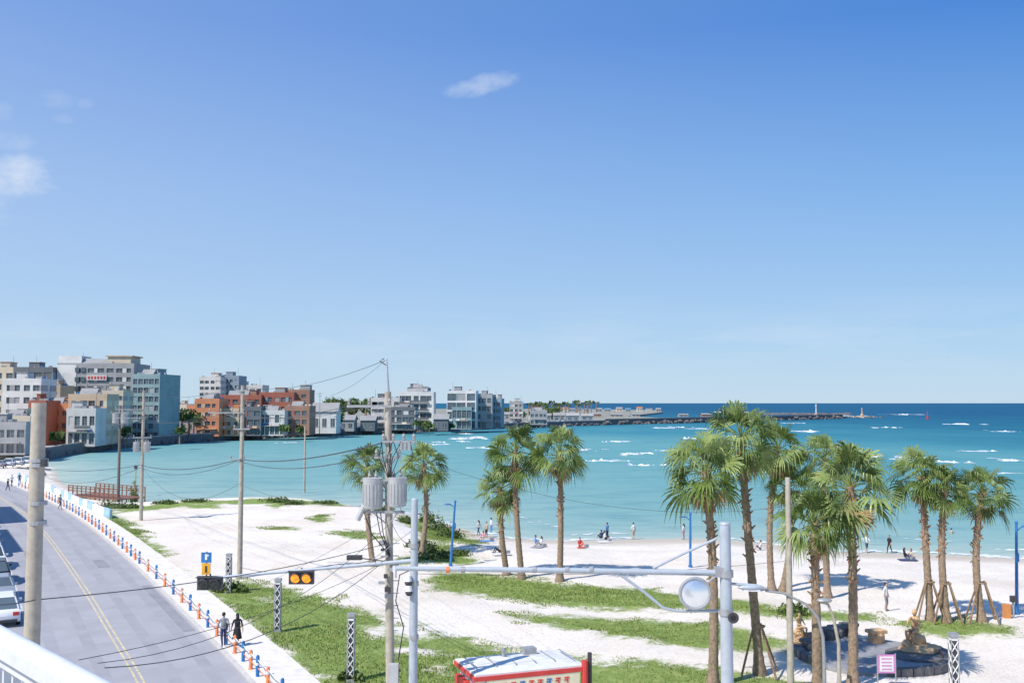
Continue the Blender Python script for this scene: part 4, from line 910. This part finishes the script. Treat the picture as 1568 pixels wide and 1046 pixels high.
for a,b2,c_ in ((825,838,'grey'),(890,839,'red'),(926,830,'white'),(1390,858,'navy'),(745,829,'blue'),(768,849,'white')):
    p=G(a,b2); s=.5 if c_=='red' else 1; mb.box((p.x,p.y,p.z+.06),(1.5*s,1.0*s,.04),cl_[c_],rz=R.uniform(0,1)); mb.box((p.x+.5,p.y+.2,p.z+.17),(.35,.3,.3),cl_['grey'],rz=.4)
mb.build('beach_mats')
def statue(px,py,sc_,yaw):
    p=G(px,py); E=empty('seated_statue',(p.x,p.y,.2))
    o=person((0,0,.25*sc_),yaw,'sitrock','grey','grey',sc_=sc_,name='carved_figure',allm=brownstone,skirt=None); o.parent=E
    mb=MB(); mb.ell((0,0,.3*sc_),(.42*sc_,.42*sc_,.36*sc_),brownstone,9,6,jit=.12); mb.ell((.1*sc_,-.3,.06),(.9*sc_,.7*sc_,.22*sc_),brownstone,10,6,jit=.12); mb.ell((-.45*sc_,-.3,.15),(.25*sc_,.25*sc_,.3*sc_),brownstone,8,6,jit=.15); mb.build('rock_base',E)
statue(1402,1003,1.25,2.3); statue(1224,985,.9,3.6)
mb=MB(); p=G(1402,1010); mb.tube([(p.x,p.y,-.05),(p.x,p.y,.22)],[1.5,1.4],basalt,18); mb.build('statue_plinth')
# ------------------------------------------------------------------ balcony of the viewpoint building
q0=W(0,970,CH-1.0); q1=W(140,1046,CH-1.0); dr=(q1-q0).normalized()
s0=q0-dr*4; s1=q1+dr*4.5; E=empty('balcony_railing'); mb=MB(); an=math.atan2(dr.y,dr.x); cc=(s0+s1)/2; ln=(s1-s0).length
rail=mat('railing_white',(.68,.70,.72),.4,.10,6)
mb.box((cc.x,cc.y,cc.z-.03),(ln,.13,.05),rail,rz=an); mb.cyl(s0+Vector((0,0,-.02)),s1+Vector((0,0,-.02)),.05,.05,rail,14); mb.box((cc.x,cc.y,cc.z-.085),(ln,.07,.05),rail,rz=an); mb.box((cc.x,cc.y,cc.z-.98),(ln,.05,.05),rail,rz=an); mb.build('handrail',E,smooth=True)
mb=MB(); n=int(ln/.12)
for k in range(n+1):
    p=s0.lerp(s1,k/n); mb.box((p.x,p.y,p.z-.54),(.022 if k%10 else .06,.03,.86),rail,rz=an)
mb.build('balusters',E)
E=empty('viewpoint_building'); nv=Vector((-dr.y,dr.x,0)); nv=nv if nv.y<0 else -nv
mb=MB(); poly=[s0-nv*.1,s1-nv*.1,s1+nv*9,s0+nv*9]; mb.prism([(p.x,p.y) for p in poly],CH-2.35,CH-2.03,cwall); mb.build('balcony_slab',E)
mb=MB(); poly=[s0+nv*1.5,s1+nv*1.5,s1+nv*8.5,s0+nv*8.5]; mb.prism([(p.x,p.y) for p in poly],-.1,CH-2.351,cW); mb.build('walls',E)
# ------------------------------------------------------------------ world and sun
SUN_EL=rad(50); sdir=Vector((-.76,-.65,0)).normalized()
w=bpy.data.worlds.new('World'); sc.world=w; w.use_nodes=True; nt=w.node_tree; L=nt.links.new; bg=nt.nodes['Background']
BG=.14
sky=nn(nt,'ShaderNodeTexSky'); sky.sky_type='NISHITA'; sky.sun_disc=False; sky.sun_elevation=SUN_EL; sky.sun_rotation=math.atan2(sdir.x,sdir.y)
sky.air_density=1.0; sky.dust_density=.1; sky.ozone_density=1.5; sky.altitude=0
tc=nn(nt,'ShaderNodeTexCoord'); sp_=nn(nt,'ShaderNodeSeparateXYZ'); L(tc.outputs['Generated'],sp_.inputs[0])
az=mth(nt,'ARCTAN2',sp_.outputs[0],sp_.outputs[1]); el=mth(nt,'ARCSINE',sp_.outputs[2])
k=1/BG
e1=mth(nt,'DIVIDE',el,.45,clamp=True)
rl=ramp(nt,e1,[(0,(.50,.68,.85)),(.14,(.44,.63,.87)),(.45,(.35,.53,.87)),(.80,(.21,.38,.80)),(1,(.17,.34,.74))])
rr2=ramp(nt,e1,[(0,(.43,.63,.83)),(.14,(.36,.58,.85)),(.45,(.20,.43,.82)),(.80,(.055,.235,.70)),(1,(.06,.23,.64))])
azf=mth(nt,'ADD',mth(nt,'MULTIPLY',az,1.05),.5,clamp=True)
grad=mix(nt,azf,rl.outputs[0],rr2.outputs[0])
sclv=nn(nt,'ShaderNodeVectorMath',operation='SCALE'); L(grad,sclv.inputs[0]); sclv.inputs['Scale'].default_value=k
skyg=mix(nt,.88,sky.outputs[0],sclv.outputs[0])
mpw=nn(nt,'ShaderNodeMapping'); mpw.inputs['Scale'].default_value=(22,22,38); L(tc.outputs['Generated'],mpw.inputs[0]); cn=noi(nt,1,6,.66,mpw.outputs[0])
mpw2=nn(nt,'ShaderNodeMapping'); mpw2.inputs['Scale'].default_value=(5,5,30); L(tc.outputs['Generated'],mpw2.inputs[0]); cn2=noi(nt,1,4,.6,mpw2.outputs[0])
tot=None
for (px_,py_,wx,wy,tilt,st) in [(735,130,66,18,.22,.62),(20,272,62,34,.15,.85),(5,215,42,16,0,.4),(-10,320,40,30,0,.45),(85,150,28,16,0,.22),(97,183,16,7,0,.15),(130,160,12,8,0,.15),(5,172,18,14,0,.2),(1375,520,60,17,-.15,.16),(580,514,32,12,0,.22),(1253,482,26,9,0,.1),(745,540,50,10,0,.1),(1170,545,80,10,0,.12)]:
    r=Vector(ray(px_,py_)).normalized(); a0=math.atan2(r.x,r.y); e0=math.asin(r.z); wa=wx/FPX; we=wy/FPX
    da=mth(nt,'SUBTRACT',az,a0); de=mth(nt,'SUBTRACT',mth(nt,'SUBTRACT',el,e0),mth(nt,'MULTIPLY',da,tilt))
    q=mth(nt,'ADD',mth(nt,'POWER',mth(nt,'ABSOLUTE',mth(nt,'DIVIDE',da,wa)),2),mth(nt,'POWER',mth(nt,'ABSOLUTE',mth(nt,'DIVIDE',de,we)),2))
    v=mth(nt,'SUBTRACT',1.0,q); v=mth(nt,'ADD',v,mth(nt,'MULTIPLY',mth(nt,'SUBTRACT',cn.outputs['Fac'],.52),4.0)); v=mth(nt,'MULTIPLY',mth(nt,'MULTIPLY',v,.42,clamp=True),mth(nt,'SUBTRACT',1.6,q,clamp=True)); v=mth(nt,'MULTIPLY',v,st)
    tot=v if tot is None else mth(nt,'MAXIMUM',tot,v)
hz=mth(nt,'MULTIPLY',mth(nt,'MULTIPLY',mth(nt,'SUBTRACT',cn2.outputs['Fac'],.43,clamp=True),.9),mth(nt,'SUBTRACT',.9,mth(nt,'MULTIPLY',mth(nt,'ABSOLUTE',mth(nt,'SUBTRACT',el,.06)),18),clamp=True))
tot=mth(nt,'MAXIMUM',tot,hz)
skyc=mix(nt,tot,skyg,(.84*k,.89*k,.95*k)); L(skyc,bg.inputs['Color']); bg.inputs['Strength'].default_value=BG
sl=bpy.data.lights.new('sun','SUN'); sl.energy=5.0; sl.angle=rad(.5); sl.color=(1,.94,.86); so=bpy.data.objects.new('sun',sl); link(so)
dv=Vector((sdir.x*math.cos(SUN_EL),sdir.y*math.cos(SUN_EL),math.sin(SUN_EL))); so.rotation_euler=dv.to_track_quat('Z','Y').to_euler(); so.location=(0,0,60)
print('OBJ',len(bpy.data.objects))
